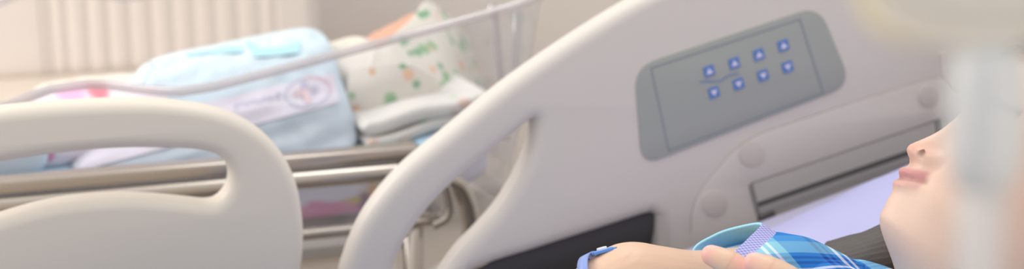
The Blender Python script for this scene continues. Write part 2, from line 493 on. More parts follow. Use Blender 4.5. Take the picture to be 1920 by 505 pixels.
hx = (BXB-0.010-BX0-0.065)/2; hy = (BY1-BY0-0.10)/2
V, Fc = soft_box(70, (hx, hy, 0.0385), 9)
pc = np.array([(BXB-0.010+BX0+0.065)/2, (BY0+BY1)/2, 0.6405])
V = V+pc
pad = mesh(V, Fc)
cols = np.tile(np.array([226, 224, 240.0]), (len(V), 1))
topm = sm(V[:, 2], 0.668, 0.676)
cols = blend(cols, topm, (176, 210, 232))
def onpad(px, py): return PY(px, py, BY0+0.052)
yn = BY0+0.052
for (px, py, rx, c) in ((590, 398, 30, (222, 160, 192)), (625, 396, 26, (222, 160, 192)), (655, 388, 20, (224, 168, 196)), (690, 378, 26, (160, 132, 160)), (708, 392, 18, (150, 126, 158)),
                        (700, 356, 20, (224, 190, 150)), (660, 376, 12, (214, 204, 140)), (672, 352, 10, (236, 232, 240)), (575, 405, 22, (224, 166, 196)), (640, 410, 14, (206, 200, 226)),
                        (870, 330, 18, (160, 124, 150)), (905, 312, 17, (208, 204, 140)), (915, 292, 12, (220, 180, 140)), (888, 338, 10, (236, 236, 240)), (935, 290, 16, (130, 180, 220)), (930, 318, 14, (150, 190, 222))):
    q = onpad(px, py); r = rx/1520
    d = np.sqrt((V[:, 0]-q[0])**2+((V[:, 2]-q[2])*1.2)**2+(np.maximum(V[:, 1]-yn-0.03, 0)*3)**2)
    cols = blend(cols, 1-sm(d, r*0.75, r*1.05), c)
rng = np.random.RandomState(2)
for k in range(26):
    c = np.array([rng.uniform(pc[0]-hx, pc[0]+hx), rng.uniform(BY0+0.06, BY1-0.06), 0.68])
    cols = blend(cols, ball_mask(V, c, rng.uniform(0.012, 0.022)), (214, 226, 240) if k % 2 else (140, 192, 226))
paint(pad, cols)
tag(link('bassinet_mattress', pad, m_mattpad), 'thin bassinet mattress in a blue and lavender printed cover, lying in the clear tub', 'mattress')

# ------------------------------------------------------------------ pack of pads
TLp, TRp, BRp, BLp = PY(268, 112, 2.02), PY(612, 42, 2.05), PY(690, 296, 1.875), PY(30, 352, 1.875)
V, Fc = soft_box(64, (1, 1, 1), 7)
u = (V[:, 0]+1)/2; w = (V[:, 2]+1)/2; dpt = (V[:, 1]+1)/2
wl_ = w**0.42
BLx = BLp[None]*(1-w)[:, None]+TLp[None]*w[:, None]; BLx[:, 0] = BLp[0]+(TLp[0]-BLp[0])*wl_
BRx = BRp[None]*(1-w)[:, None]+TRp[None]*w[:, None]
front = BLx*(1-u)[:, None]+BRx*u[:, None]
_old = (BLp[None]*((1-u)*(1-w))[:, None]+BRp[None]*(u*(1-w))[:, None]+TLp[None]*((1-u)*w)[:, None]+TRp[None]*(u*w)[:, None])
bk = front.copy(); bk[:, 1] += 0.06; bk[:, 2] = bk[:, 2]-0.01*w
W_ = front*(1-dpt)[:, None]+bk*dpt[:, None]
# puff the faces out, with gentle film wrinkles
puff = 0.020*np.sin(PI*u)*np.sin(PI*w)
wr = 0.0012*np.sin(u*46+w*9)*np.sin(w*21+u*5)+0.0012*np.sin(u*17-w*33)+0.0035*np.sin(w*13+u*3)*(w < 0.45)
fn = np.array([0, -0.9, 0.3])
W_ = W_+(puff*(1-2*dpt)+wr*(dpt < 0.5))[:, None]*fn[None]
W_[:, 2] = np.maximum(W_[:, 2], 0.680)
pk = mesh(W_, Fc)
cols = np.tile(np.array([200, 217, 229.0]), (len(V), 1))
cols = blend(cols, 1-sm(w, 0.20, 0.50), (182, 194, 206))  # lower part darker: shade painted into the film colour
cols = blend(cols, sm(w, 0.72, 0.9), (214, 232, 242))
lower = (np.sin(u*70) > 0.55)*(w > 0.72)*(w < 0.80)*(u < 0.55)*0.25
cols = blend(cols, lower, (180, 206, 224))
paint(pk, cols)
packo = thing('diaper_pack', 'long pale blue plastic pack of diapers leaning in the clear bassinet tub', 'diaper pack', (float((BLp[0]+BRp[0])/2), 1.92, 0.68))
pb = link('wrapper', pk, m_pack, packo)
from mathutils.bvhtree import BVHTree
def bvh_of(me):
    bm = bmesh.new(); bm.from_mesh(me); t = BVHTree.FromBMesh(bm); bm.free(); return t
pbv = bvh_of(pk)
def onpack(px, py, lift=0.0015):
    for k in range(14):
        qx, qy = px+(440-px)*k*0.02, py+(190-py)*k*0.02
        d = Vector(ray(qx, qy)).normalized(); h = pbv.ray_cast(Vector(CAM), d)
        if h[0] is not None: return np.array(h[0])-np.array(d)*lift
    return PY(px, py, 1.95)
def drape(name, quad, m, parent, nx, ny, lift, bv=None):
    """a thin sheet lying on the pack's front (quad = TL, TR, BR, BL as sight points)"""
    V = []; 
    for j in range(ny+1):
        for i in range(nx+1):
            a = i/nx; b = j/ny
            q = (1-b)*((1-a)*np.array(quad[0])+a*np.array(quad[1]))+b*((1-a)*np.array(quad[3])+a*np.array(quad[2]))
            r = onpack(q[0], q[1], lift)
            V.append(r if r is not None else PY(q[0], q[1], 1.9))
    Fc = [(j*(nx+1)+i, j*(nx+1)+i+1, (j+1)*(nx+1)+i+1, (j+1)*(nx+1)+i) for j in range(ny) for i in range(nx)]
    return link(name, mesh(V, Fc), m, parent)
LQ = [(108, 256), (628, 136), (637, 192), (108, 332)]
st = drape('sticker', LQ, m_label, packo, 60, 10, 0.002)
st['label'] = 'white sticker with a round cross emblem'
def lq(a, b):
    q = (1-b)*((1-a)*np.array(LQ[0])+a*np.array(LQ[1]))+b*((1-a)*np.array(LQ[3])+a*np.array(LQ[2])); return q
def strip_on(px_pts, wpx, m, name, parent, closed=False, lift=0.0032, widths=None):
    L, Rr = [], []; n = len(px_pts)
    for i in range(n):
        a = np.array(px_pts[(i-1) % n if closed else max(i-1, 0)]); b = np.array(px_pts[(i+1) % n if closed else min(i+1, n-1)])
        d = b-a; d = d/np.linalg.norm(d); nn = np.array([-d[1], d[0]])*wpx/2
        L.append(np.array(px_pts[i])+nn); Rr.append(np.array(px_pts[i])-nn)
    V = [onpack(*p, lift) for p in L]+[onpack(*p, lift) for p in Rr]
    Fc = [(i, (i+1) % n, n+(i+1) % n, n+i) for i in range(n if closed else n-1)]
    return V, Fc
def emb(name, vfs, m): return link(name, mesh(*join_vf(vfs)), m, st)
EC = (577, 172); ang = math.radians(-12)
def ell(t, rx=43, ry=27): 
    x, y = rx*math.cos(t), ry*math.sin(t); return (EC[0]+x*math.cos(ang)-y*math.sin(ang), EC[1]+x*math.sin(ang)+y*math.cos(ang))
emb('emblem_ring', [strip_on([ell(0.5+t*4.2/24) for t in range(25)], 4.5, m_ring, '', st)], m_ring)
emb('emblem_ring', [strip_on([ell(4.7+t*2.0/14) for t in range(15)], 4.5, m_redr, '', st)], m_redr)
emb('emblem_cross', [strip_on([(552, 177), (578, 172)], 13, m_red, '', st), strip_on([(572, 170), (579, 194)], 12, m_red, '', st)], m_red)
emb('emblem_cross', [strip_on([(569, 153), (573, 166)], 13, m_ink, '', st), strip_on([(584, 169), (596, 166)], 13, m_ink, '', st)], m_ink)
# the line of print on the sticker: soft short letter strokes
vfs = []
x = 526.0; k = 0
glyphs = [(13, 'S'), (9, 'a'), (9, 'n'), (9, 'u'), (10, 'm'), (8, 'a'), (9, 'n'), (7, 's')]
for wd_, ch in glyphs:
    sl = -0.235
    def gp(dx, dy): xx = x-dx; return (xx, 183+(xx-526)*sl*1.0+dy)
    hgt = 10 if ch == 'S' else 7
    if ch in 'nm': st_ = [[(0, 0), (0, -hgt)], [(wd_*.7, 0), (wd_*.7, -hgt)], [(0, -hgt), (wd_*.7, -hgt)]]
    elif ch == 'u': st_ = [[(0, 0), (0, -hgt)], [(wd_*.7, 0), (wd_*.7, -hgt)], [(0, 0), (wd_*.7, 0)]]
    elif ch == 'a': st_ = [[(0, 0), (0, -hgt)], [(0, -hgt), (wd_*.7, -hgt)], [(wd_*.7, 0), (wd_*.7, -hgt*.6)], [(0, 0), (wd_*.7, 0)]]
    else: st_ = [[(0, -hgt), (wd_*.7, -hgt)], [(0, -hgt), (0, -hgt/2)], [(0, -hgt/2), (wd_*.7, -hgt/2)], [(wd_*.7, -hgt/2), (wd_*.7, 0)], [(0, 0), (wd_*.7, 0)]]
    for a, b in st_:
        vfs.append(strip_on([gp(*a), gp(*b)], 2.6, m_ink, '', st))
    x -= wd_+2
emb('printed_text', vfs, m_ink)
# pale cyan printed letters on the top edge
m_cyanp = mat('film_print', (182, 225, 238), 0.4)
vfs = []
def lift2(pp, w_): vfs.append(strip_on(pp, w_, None, '', st, lift=0.0025))
for seg_, w_ in (([(398, 97), (430, 93), (456, 93)], 11), ([(412, 94), (420, 80)], 12), ([(440, 92), (448, 72)], 13), ([(474, 99), (520, 96), (562, 91)], 16),
                 ([(466, 74), (482, 96)], 13), ([(492, 96), (500, 64)], 14), ([(522, 60), (534, 92)], 14), ([(540, 94), (542, 57)], 11), ([(553, 56), (558, 90)], 12), ([(350, 103), (376, 99), (404, 95)], 6)):
    if w_ > 1: lift2(seg_, w_)
link('printed_letters', mesh(*join_vf(vfs)), m_cyanp, packo)

# ------------------------------------------------------------------ cloths in the tub
def crumple(name, ctr, half, p, amp, colf, seed, rot=0, n=36, lab=None, cat='cloth', floorz=0.680):
    V, Fc = soft_box(n, half, p); r = np.random.RandomState(seed)
    off = np.zeros(len(V))
    for k in range(9):
        kx, ky, kz = r.uniform(-1, 1, 3)*np.array([70, 70, 40]); ph = r.uniform(0, 6); off += np.sin(V@np.array([kx, ky, kz])+ph)/9
    nn = V/np.linalg.norm(V/np.array(half), axis=1)[:, None]
    V = V+nn/np.array(half)*amp*off[:, None]
    c, s = math.cos(rot), math.sin(rot)
    V = np.stack([V[:, 0]*c-V[:, 2]*s, V[:, 1], V[:, 0]*s+V[:, 2]*c], 1)+np.asarray(ctr)
    V[:, 2] = np.maximum(V[:, 2], floorz)
    me = mesh(V, Fc); paint(me, colf(V)); o = link(name, me, m_cloth)
    return tag(o, lab, cat)
def c_pink(V):
    c = np.tile(np.array([244, 232, 240.0]), (len(V), 1))
    for (px, py, r, cc) in ((140, 182, 0.026, (240, 182, 218)), (196, 180, 0.018, (226, 128, 146)), (212, 178, 0.010, (232, 136, 154)), (90, 300, 0.012, (226, 140, 180)), (262, 150, 0.012, (228, 196, 232)), (60, 305, .01, (232, 150, 190))):
        q = PY(px, py, 1.90); d = np.sqrt((V[:, 0]-q[0])**2+(V[:, 2]-q[2])**2); c = blend(c, 1-sm(d, r*0.7, r*1.1), cc)
    return c
cq = PY(165, 235, 1.93)
crumple('baby_blanket', (cq[0]+0.01, 2.00, 0.718), (0.105, 0.070, 0.042), 3.2, 0.008, c_pink, 3, 0.12, lab='crumpled white baby cloth with pink and red print left of the blue pack')
cq = PY(20, 335, 1.90)
crumple('cotton_cloth', (cq[0]-0.04, 1.905, 0.708), (0.085, 0.045, 0.030), 3, 0.008, lambda V: np.tile(np.array([208, 224, 238.0]), (len(V), 1)), 8, 0.0, lab='pale blue rumpled cloth at the left foot of the bassinet tub')

# ------------------------------------------------------------------ folded blankets under the baby
def folded(name, pxl, pxr, Y0, Y1, thick, z_of, lab, col, seed):
    x0 = PY(*pxl, Y0)[0]; x1 = PY(*pxr, Y0)[0]; rings = []
    for x in np.linspace(x0, x1, 90):
        e = min(1.0, 0.3+(x-x0)/0.012, 0.3+(x1-x)/0.012)
        zb_ = z_of(x)+0.0012*math.sin(x*70+seed); th = thick*(1+0.10*math.sin(x*38+seed*2))
        yo = 0.004*math.sin(x*31+seed*1.7)
        mid = zb_+th/2
        sec = round_poly([(Y0+yo, mid-th/2*e), (Y1, mid-th/2*e), (Y1, mid+th/2*e), (Y0+yo, mid+th/2*e)], th*0.49, 6)
        sec2 = []
        for i in range(len(sec)):      # long spans get extra points
            p, q = sec[i], sec[(i+1) % len(sec)]; sec2.append(p)
            if abs(q[0]-p[0]) > 0.05:
                for t in np.linspace(0, 1, 26)[1:-1]: sec2.append(p+(q-p)*t)
        rings.append([(x, p[0], max(p[1], 0.6795)) for p in sec2])
    V, Fc = loft_vf(rings); W = np.array(V); me = fix_normals(mesh(V, Fc))
    c = np.tile(np.array(col, float), (len(V), 1)); r = np.random.RandomState(seed)
    for k in range(14):
        q = W[r.randint(len(W))]; c = blend(c, ball_mask(W, q, r.uniform(.005, .009)), ((174, 204, 172), (216, 190, 178))[k % 2])
    paint(me, c); return tag(link(name, me, m_cloth), lab, 'blanket', None)
zl = lambda y0, px0, px1, Y: None
pA = PY(690, 287, 1.888); pB = PY(905, 226, 1.888)
slope = (pB[2]-pA[2])/(pB[0]-pA[0])
f1 = lambda x: max(0.680, pA[2]+(x-pA[0])*slope)
A_ = coords(pad)
A_[:, 2] += np.array([max(0, f1(x)-0.6795) for x in A_[:, 0]])*0.98
setcoords(pad, A_)
folded('folded_blanket', (688, 300), (925, 196), 1.888, 2.14, 0.0155, f1, 'folded white blanket lying lowest under the swaddled baby', (216, 212, 207), 5)
folded('folded_blanket', (682, 270), (922, 178), 1.892, 2.15, 0.0195, lambda x: f1(x)+0.0170, 'white printed folded blanket directly beneath the swaddled baby', (222, 219, 215), 6)

# ------------------------------------------------------------------ head builder (shared by both people)
def head_local(nc=150, nth=150):
    """a, b, c = towards the left ear, the face, the crown; eyes at c = 0"""
    kc = [-.24, -.20, -.17, -.15, -.140, -.130, -.122, -.116, -.109, -.100, -.090, -.07, -.05, -.02, 0, .02, .05, .08, .097, .107, .112, .1145]
    kF = [.022, .024, .028, .035, .046, .0595, .0715, .0785, .0835, .0850, .0845, .085, .085, .082, .081, .084, .086, .074, .055, .034, .016, .001]
    kB = [.080, .076, .072, .068, .066, .065, .065, .066, .067, .070, .076, .088, .096, .100, .101, .100, .094, .078, .058, .036, .017, .001]
    kW = [.062, .058, .055, .054, .054, .0545, .055, .056, .0575, .059, .0615, .0655, .068, .071, .0725, .073, .070, .058, .042, .026, .012, .0007]
    cs = np.concatenate([np.linspace(-.24, -.145, 22, endpoint=False), np.linspace(-.145, .03, nc, endpoint=False), np.linspace(.03, .1145, 40)])
    def sp(k):
        v = np.interp(cs, kc, k); 
        for _ in range(3):
            v[2:-2] = (v[:-4]+4*v[1:-3]+6*v[2:-2]+4*v[3:-1]+v[4:])/16
        return v
    Fv, Bv, Wv = sp(kF), sp(kB), sp(kW)
    th = np.linspace(0, 2*PI, nth, endpoint=False)
    # finer steps in front of the face
    th = th-0.45*np.sin(th)
    rings = []
    for c, f, bk_, w in zip(cs, Fv, Bv, Wv):
        n = 2.0+0.25*math.exp(-((c-0.0)/0.05)**2)
        s, k = np.sin(th), np.cos(th)
        a = w*np.sign(s)*np.abs(s)**(2/n); b = np.where(k > 0, f, bk_)*np.sign(k)*np.abs(k)**(2/n)
        rings.append(np.stack([a, b, np.full_like(a, c)], 1))
    V = np.concatenate(rings)
    a, b, c = V[:, 0].copy(), V[:, 1].copy(), V[:, 2].copy(); fr = (b > 0.02)
    g = lambda x, s: np.exp(-(x/s)**2)
    def nose_prof(c):
        kc_ = [-.075, -.0590, -.0560, -.0535, -.0515, -.0485, -.0445, -.040, -.034, -.026, -.016, -.006, .004, .016, .03]
        kd = [0, .000, .0020, .0070, .0125, .0180, .0205, .0195, .0165, .0125, .0090, .0065, .0050, .0035, 0]
        return np.interp(c, kc_, kd)
    sg = np.interp(c, [-.056, -.046, -.036, -.02, 0, .02], [.0105, .0115, .0100, .0085, .0075, .010])
    d = nose_prof(c)*np.exp(-np.abs(a/sg)**2.3)
    for s in (-1, 1):
        d += .0092*g(a-s*.0150, .0062)*g(c+.0475, .0072)          # wings
        d -= .0050*g(a-s*.0225, .0035)*g(c+.0470, .0100)          # crease beside the wing
        d += .0030*g(a-s*.040, .018)*g(c+.030, .022)              # cheek
        d -= .0075*g(a-s*.031, .013)*g(c-.001, .010)              # eye socket
        d += .0075*g(a-s*.032, .0105)*g(c+.002, .0075)            # closed lid
        d -= .0016*g(a-s*.032, .011)*g(c+.0075, .0014)            # lash line
        d -= .0032*g(a-s*.0245, .0035)*g(c+.0655, .0035)            # mouth corner
        d += .0022*g(a-s*.036, .012)*g(c+.080, .016)
    wl = np.clip(1-(np.abs(a)/.0245)**2.2, 0, 1)
    cm = c-.0062*np.clip(np.abs(a)/.022, 0, 1.3)**1.5
    d += .0118*np.exp(-np.abs(a/.025)**2)*np.exp(-np.abs((c+.068)/.0185)**3)   # muzzle
    d += .0042*wl*g(cm+.0662, .0042)+.0008*g(np.abs(a)-.006, .004)*g(cm+.063, .003)
    d += .0032*wl*g(cm+.0780, .0045)
    d -= .0036*wl**0.5*g(cm+.0724, .0018)*(np.abs(a) < .0243)
    d -= .0012*g(a, .0035)*g(c+.0585, .0040)                       # philtrum
    d -= .0006*g(a, .019)*g(c+.0885, .0045)                        # fold above the chin
    d += .0078*g(a, .022)*g(c+.1045, .0150)
    d += .0052*g(a, .020)*g(c+.0900, .0075)                         # chin
    V[:, 1] = b+np.where(fr, d, 0)
    # nostrils: push up into the nose from below
    for s in (-1, 1):
        q = np.array([s*.0068, .0925, -.0525])
        m_ = np.exp(-(((V[:, 0]-q[0])/.0042)**2+((V[:, 1]-q[1])/.0062)**2+((V[:, 2]-q[2])/.0040)**2))
        V[:, 2] += .0015*m_
    nth_ = nth; Fc = []
    nr = len(cs)
    for i in range(nr-1):
        for k in range(nth_):
            l = (k+1) % nth_; Fc.append((i*nth_+k, (i+1)*nth_+k, (i+1)*nth_+l, i*nth_+l))
    Fc.append(tuple(range(nth_))); Fc.append(tuple((nr-1)*nth_+k for k in range(nth_))[::-1])
    parts = [(V, Fc)]
    for s in (-1, 1):   # ears
        pts = []
        for t in np.linspace(-0.5, 4.4, 16):
            pts.append((s*(.0735+.006*math.sin(t*0.6)), -.012-.016*math.cos(t+0.2)*0.9, -.020+.029*math.sin(t+0.2)))
        parts.append(tube_vf(pts, [.003+.0012*math.sin(i/15*PI) for i in range(16)], seg=8, roundcap=True))
        parts.append(tube_vf([(s*.068, -.010, -.005), (s*.0735, -.012, -.022), (s*.071, -.006, -.045)], [.010, .012, .007], seg=10, flat=0.35, upv=(1, 0, 0), roundcap=True))
    return parts

def paint_head(cols, L, scale=1.0):
    """L = head-local coords / scale"""
    a, b, c = L[:, 0], L[:, 1], L[:, 2]
    inh = (c > -.13) & (c < .13) & (np.abs(a) < .09) & (b > .0) & (b < .125)
    fr = inh & (b > 0.06)
    wl = np.clip(1-(np.abs(a)/.0240)**2.2, 0, 1); cm = c-.0062*np.clip(np.abs(a)/.022, 0, 1.3)**1.5
    up = (c < -.0630+.0*wl) & (c > -.0735)
    lipm = fr*sm(wl, 0.02, 0.3)*np.maximum(np.exp(-((cm+.0675)/.0052)**4), 0.55*np.exp(-((cm+.0768)/.0040)**4))
    cols = blend(cols, lipm*0.85, (196, 134, 134))
    cols = blend(cols, fr*np.exp(-((cm+.0724)/.0016)**2)*sm(.0255-np.abs(a), 0, .006)*0.5, (160, 108, 106))
    for s in (-1, 1):
        cols = blend(cols, inh*np.exp(-(((a-s*.043)/.02)**2+((c+.035)/.022)**2))*0.28, (232, 170, 150))
        cols = blend(cols, fr*(np.abs(a-s*.032) < .014)*np.exp(-((c+.0085-.10*(np.abs(a-s*.032)-.007)*0.6)/.0014)**2)*0.85, (60, 48, 46))
        cols = blend(cols, fr*(np.abs(a-s*.034) < .019)*np.exp(-((c-.019)/.0035)**2)*0.7, (92, 76, 70))
    cols = blend(cols, fr*np.exp(-((np.abs(a)/.014)**2+((c+.046)/.010)**2))*0.5, (222, 154, 138))
    return cols

# ------------------------------------------------------------------ swaddled baby
BS = 0.56
fdir = np.array([-0.35, 0.80, 0.50]); fdir /= np.linalg.norm(fdir)
udir = np.array([0.93, 0.05, 0.30]); udir -= fdir*np.dot(udir, fdir); udir /= np.linalg.norm(udir)
ldir = np.cross(udir, -fdir)*-1
ldir = np.cross(fdir, udir)*1.0
bctr = PY(772, 92, 2.15)
parts = [(np.asarray(v)*BS, f) for v, f in head_local(110, 110)]
v0, f0 = join_vf(parts); v0 = np.array(v0); 
ldir = -np.cross(udir, fdir)
wb = bctr[None]+v0[:, :1]*ldir[None]+v0[:, 1:2]*fdir[None]+v0[:, 2:3]*udir[None]
path = [(0.27, 2.155, .725), (0.30, 2.155, .728), (0.34, 2.15, .735), (0.42, 2.13, .750), (0.50, 2.10, .757), (0.54, 2.085, .765)]
tb = tube_vf(catmull(path, 5), list(np.interp(np.linspace(0, 1, 26), [0, .2, .6, .85, 1], [.014, .020, .030, .034, .022])), seg=24, flat=0.75, upv=(0, 0, 1), roundcap=True)
vb, fb = join_vf([(wb, f0), tb])
bme = fix_normals(mesh(vb, fb)); n_h = len(wb)
cols = np.tile(np.array([212, 166, 144.0]), (len(vb), 1)); cols[:n_h] = paint_head(cols[:n_h], v0/BS)
paint(bme, cols)
baby = thing('swaddled_baby', 'sleeping baby swaddled in a white blanket with green print, beside the blue pack', 'person', (0.4, 2.08, 0.70))
link('body', bme, m_skin, baby)
# wrap: a closed bundle round the body plus the folded hood
top_px = [(470, 150), (560, 105), (620, 80), (645, 73), (668, 68), (690, 72), (720, 95), (760, 130), (800, 160)]
rings = []
NS = 40
st_x = np.linspace(0.10, 0.655, 60)
xt = [PY(p[0], p[1], 2.09)[0] for p in top_px]; zt_ = [PY(p[0], p[1], 2.09)[2] for p in top_px]
for x in st_x:
    zlo = f1(x)+0.036; zlo = max(zlo, 0.682)
    ztop = float(np.interp(x, [0.08]+xt, [0.74]+zt_)); ztop = max(ztop, zlo+0.03)
    hz_ = (ztop-zlo)/2; hy_ = 0.085*min(1, 0.35+3.2*max(0, min(x-0.10, 0.72-x))); e = min(1.0, max(0.05, (x-0.095)/0.05), max(0.05, (0.665-x)/0.05))
    ring = []
    for k in range(NS):
        a = 2*PI*k/NS; s_, c_ = math.sin(a), math.cos(a)
        yy = (2.065+0.095*float(sm(np.array([x]), 0.50, 0.36)[0] if False else 1-sm(np.array([x]), 0.36, 0.52)[0]))+hy_*(1-0.25*float(1-sm(np.array([x]), 0.36, 0.52)[0]))*e**0.5*np.sign(c_)*abs(c_)**0.85; zz = zlo+hz_+hz_*np.sign(s_)*abs(s_)**0.85*e**0.4
        wv = 0.0022*math.sin(x*55+a*3)+0.0015*math.sin(x*120-a*5)
        ring.append((x, yy-wv, zz+wv*0.6))
    rings.append(ring)
wrapvf = loft_vf(rings)
Yh = 2.0
hood = [
 [PY(700, 98, 2.00), PY(738, 66, 2.03), PY(772, 32, 2.07), PY(800, 2, 2.11), PY(832, 26, 2.12), PY(858, 58, 2.12), PY(872, 86, 2.13)],
 [PY(690, 125, 1.985), PY(735, 100, 2.00), PY(780, 75, 2.03), PY(815, 62, 2.06), PY(845, 72, 2.08), PY(868, 92, 2.10), PY(884, 118, 2.13)],
 [PY(680, 165, 1.975), PY(730, 150, 1.97), PY(785, 130, 1.985), PY(825, 118, 2.01), PY(855, 122, 2.05), PY(880, 138, 2.09), PY(893, 152, 2.13)],
 [PY(675, 205, 1.975), PY(730, 195, 1.96), PY(790, 180, 1.96), PY(835, 168, 1.985), PY(868, 168, 2.03), PY(892, 175, 2.08), PY(902, 184, 2.13)],
 [PY(680, 242, 1.985), PY(735, 230, 1.975), PY(795, 214, 1.97), PY(845, 200, 1.985), PY(880, 192, 2.03), PY(904, 190, 2.08), PY(912, 195, 2.13)]]
hv, hf, W1, H1 = patch_vf(hood, 8)
hv = np.array(hv); hv[:, 2] += 0.0016*np.sin(hv[:, 0]*80)
h_me = solid(mesh(hv, hf), 0.008, 1.0)
back = [[PY(800, 2, 2.11), PY(815, 8, 2.14), PY(800, 30, 2.19), PY(740, 60, 2.21)],
        [PY(858, 58, 2.12), PY(868, 60, 2.16), PY(850, 80, 2.21), PY(760, 110, 2.23)],
        [PY(884, 118, 2.13), PY(893, 120, 2.17), PY(870, 140, 2.22), PY(760, 165, 2.23)],
        [PY(908, 190, 2.13), PY(908, 186, 2.17), PY(880, 190, 2.20), PY(760, 205, 2.21)]]
kv, kf, _, _ = patch_vf(back, 8); k_me = solid(mesh(kv, kf), 0.007, 1.0)
# a diagonal wrap-over fold across the bundle
fold = [[PY(655, 128, 1.985), PY(700, 120, 1.972), PY(740, 118, 1.962), PY(768, 122, 1.958)],
        [PY(648, 170, 1.975), PY(700, 160, 1.962), PY(760, 150, 1.953), PY(812, 142, 1.962)],
        [PY(650, 215, 1.975), PY(710, 205, 1.962), PY(775, 190, 1.955), PY(835, 172, 1.968)],
        [PY(665, 250, 1.985), PY(725, 238, 1.970), PY(790, 220, 1.962), PY(850, 196, 1.975)]]
fv, ff, _, _ = patch_vf(fold, 8); f_me = solid(mesh(fv, ff), 0.007, 1.0)
def me_vf(me): return [tuple(v.co) for v in me.vertices], [tuple(p.vertices) for p in me.polygons]
wr_me = fix_normals(mesh(*join_vf([wrapvf, me_vf(h_me), me_vf(k_me), me_vf(f_me)])))
wr_me = apply_mods(wr_me, [('SUBSURF', dict(levels=1, render_levels=1))])
A = coords(wr_me); cols = np.tile(np.array([226, 221, 212.0]), (len(A), 1))
G1, G2, O1 = (150, 188, 148), (128, 176, 140), (232, 190, 160)
def surf(px, py):
    h = wbv.ray_cast(Vector(CAM), Vector(ray(px, py)).normalized()); return np.array(h[0]) if h[0] is not None else PY(px, py, 2.0)
wbv = bvh_of(wr_me)
blobs = [(790, 28, 10, G2), (800, 24, 8, G2), (822, 22, 6, (220, 190, 210)), (795, 92, 13, G1), (810, 86, 12, G1), (783, 98, 10, G2), (770, 100, 7, G2),
         (755, 123, 7, G2), (826, 124, 8, G2), (766, 140, 11, O1), (812, 130, 8, O1), (781, 158, 8, G2), (838, 146, 14, G1), (856, 142, 12, G1), (832, 164, 12, G1), (846, 160, 13, G2), (866, 150, 8, G1),
         (732, 184, 11, G1), (738, 196, 11, G2), (726, 200, 9, G1), (698, 134, 7, (220, 178, 150)), (660, 180, 6, G1), (668, 204, 8, O1), (650, 80, 8, G1), (665, 76, 5, G1), (755, 82, 6, G2), (840, 60, 6, G2)]
for px, py, r, c in blobs:
    cols = blend(cols, ball_mask(A, surf(px, py), r/1380, 0.3), c)
r = np.random.RandomState(11)
for k in range(46):
    q = A[r.randint(len(A))]
    if q[1] > 2.02 or q[0] < 0.42: cols = blend(cols, ball_mask(A, q, r.uniform(.005, .010)), (G1, G2, O1)[k % 3])
paint(wr_me, cols)
sw = link('swaddle_blanket', wr_me, m_cloth, baby); sw['label'] = 'white swaddle with green and orange print'

# ------------------------------------------------------------------ hospital bed
RYF = 1.55                      # inner face of the far side rails
bed = thing('hospital_bed', 'adjustable hospital bed with beige plastic side rails and raised backrest', 'bed', (0.1, 1.06, 0))
def rail_part(name, loops, y0, y1, bev, m, parent, bseg=5):
    me = plate_mesh([px2d(l, y0) for l in loops], y0, y1, bev, bseg)
    o = link(name, me, m, parent); shade_auto(o, 35); return o
# foot-end rail
outer = catmull([(-260, 470), (-250, 330), (-190, 262), (-90, 226), (0, 208), (120, 197), (250, 192), (340, 197), (420, 212), (480, 240), (525, 282), (556, 338), (570, 405), (572, 470), (562, 540), (545, 640), (520, 720)], 8)
outer += [np.array((-200, 760)), np.array((-260, 640))]
hole = catmull([(-150, 350), (-60, 320), (0, 308), (100, 293), (220, 282), (320, 282), (380, 286), (415, 298), (433, 322), (433, 350), (418, 374), (395, 384), (350, 380), (280, 374), (220, 373), (140, 379), (70, 392), (0, 412), (-60, 432), (-110, 440), (-160, 420), (-172, 380)], 8, closed=True)
fr_ = rail_part('side_rail', [outer, hole], RYF, RYF+0.040, 0.013, m_railw, bed)
fr_['label'] = 'foot-end side rail with a long rounded grip slot'
# head-end rail
outer = catmull([(640, 560), (650, 500), (688, 410), (755, 325), (850, 245), (950, 163), (1050, 92), (1150, 28), (1215, -8), (1300, -46), (1420, -90), (1640, -170), (1860, -248)], 8)
outer += round_poly([(1950, -280), (2050, -300), (2110, -120), (2120, 90)], 60, 6)
outer += [np.array(p, float) for p in ((2100, 240), (1700, 380), (1243, 520), (1238, 408))]
outer += catmull([(1225, 402), (1120, 436), (1010, 471), (900, 508), (820, 560), (760, 610), (700, 630), (655, 605)], 6)
hole = catmull([(1007, 229), (1004, 260), (992, 300), (970, 345), (940, 392), (905, 432), (868, 470), (842, 505), (815, 545), (785, 572), (758, 570), (742, 545), (745, 500), (768, 452), (800, 404), (845, 355), (895, 312), (945, 272), (985, 240), (1000, 229)], 8, closed=True)
hr = rail_part('side_rail', [outer, hole], RYF, RYF+0.040, 0.015, m_rail, bed)
hr['label'] = 'raised head-end side rail with control panel and crescent grip opening'
# curved sheet coloured dark for the shade in the gap below the rail
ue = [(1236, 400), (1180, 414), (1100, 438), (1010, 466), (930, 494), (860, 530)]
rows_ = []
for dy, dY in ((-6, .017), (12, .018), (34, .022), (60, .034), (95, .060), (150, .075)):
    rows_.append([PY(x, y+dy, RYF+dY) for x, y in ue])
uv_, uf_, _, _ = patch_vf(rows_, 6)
gap_sh = link('rail_gap_shade', solid(mesh(uv_, uf_), 0.003, 0), m_gap_shade, hr)
gap_sh['label'] = 'dark curved sheet standing in for shade under the rail'
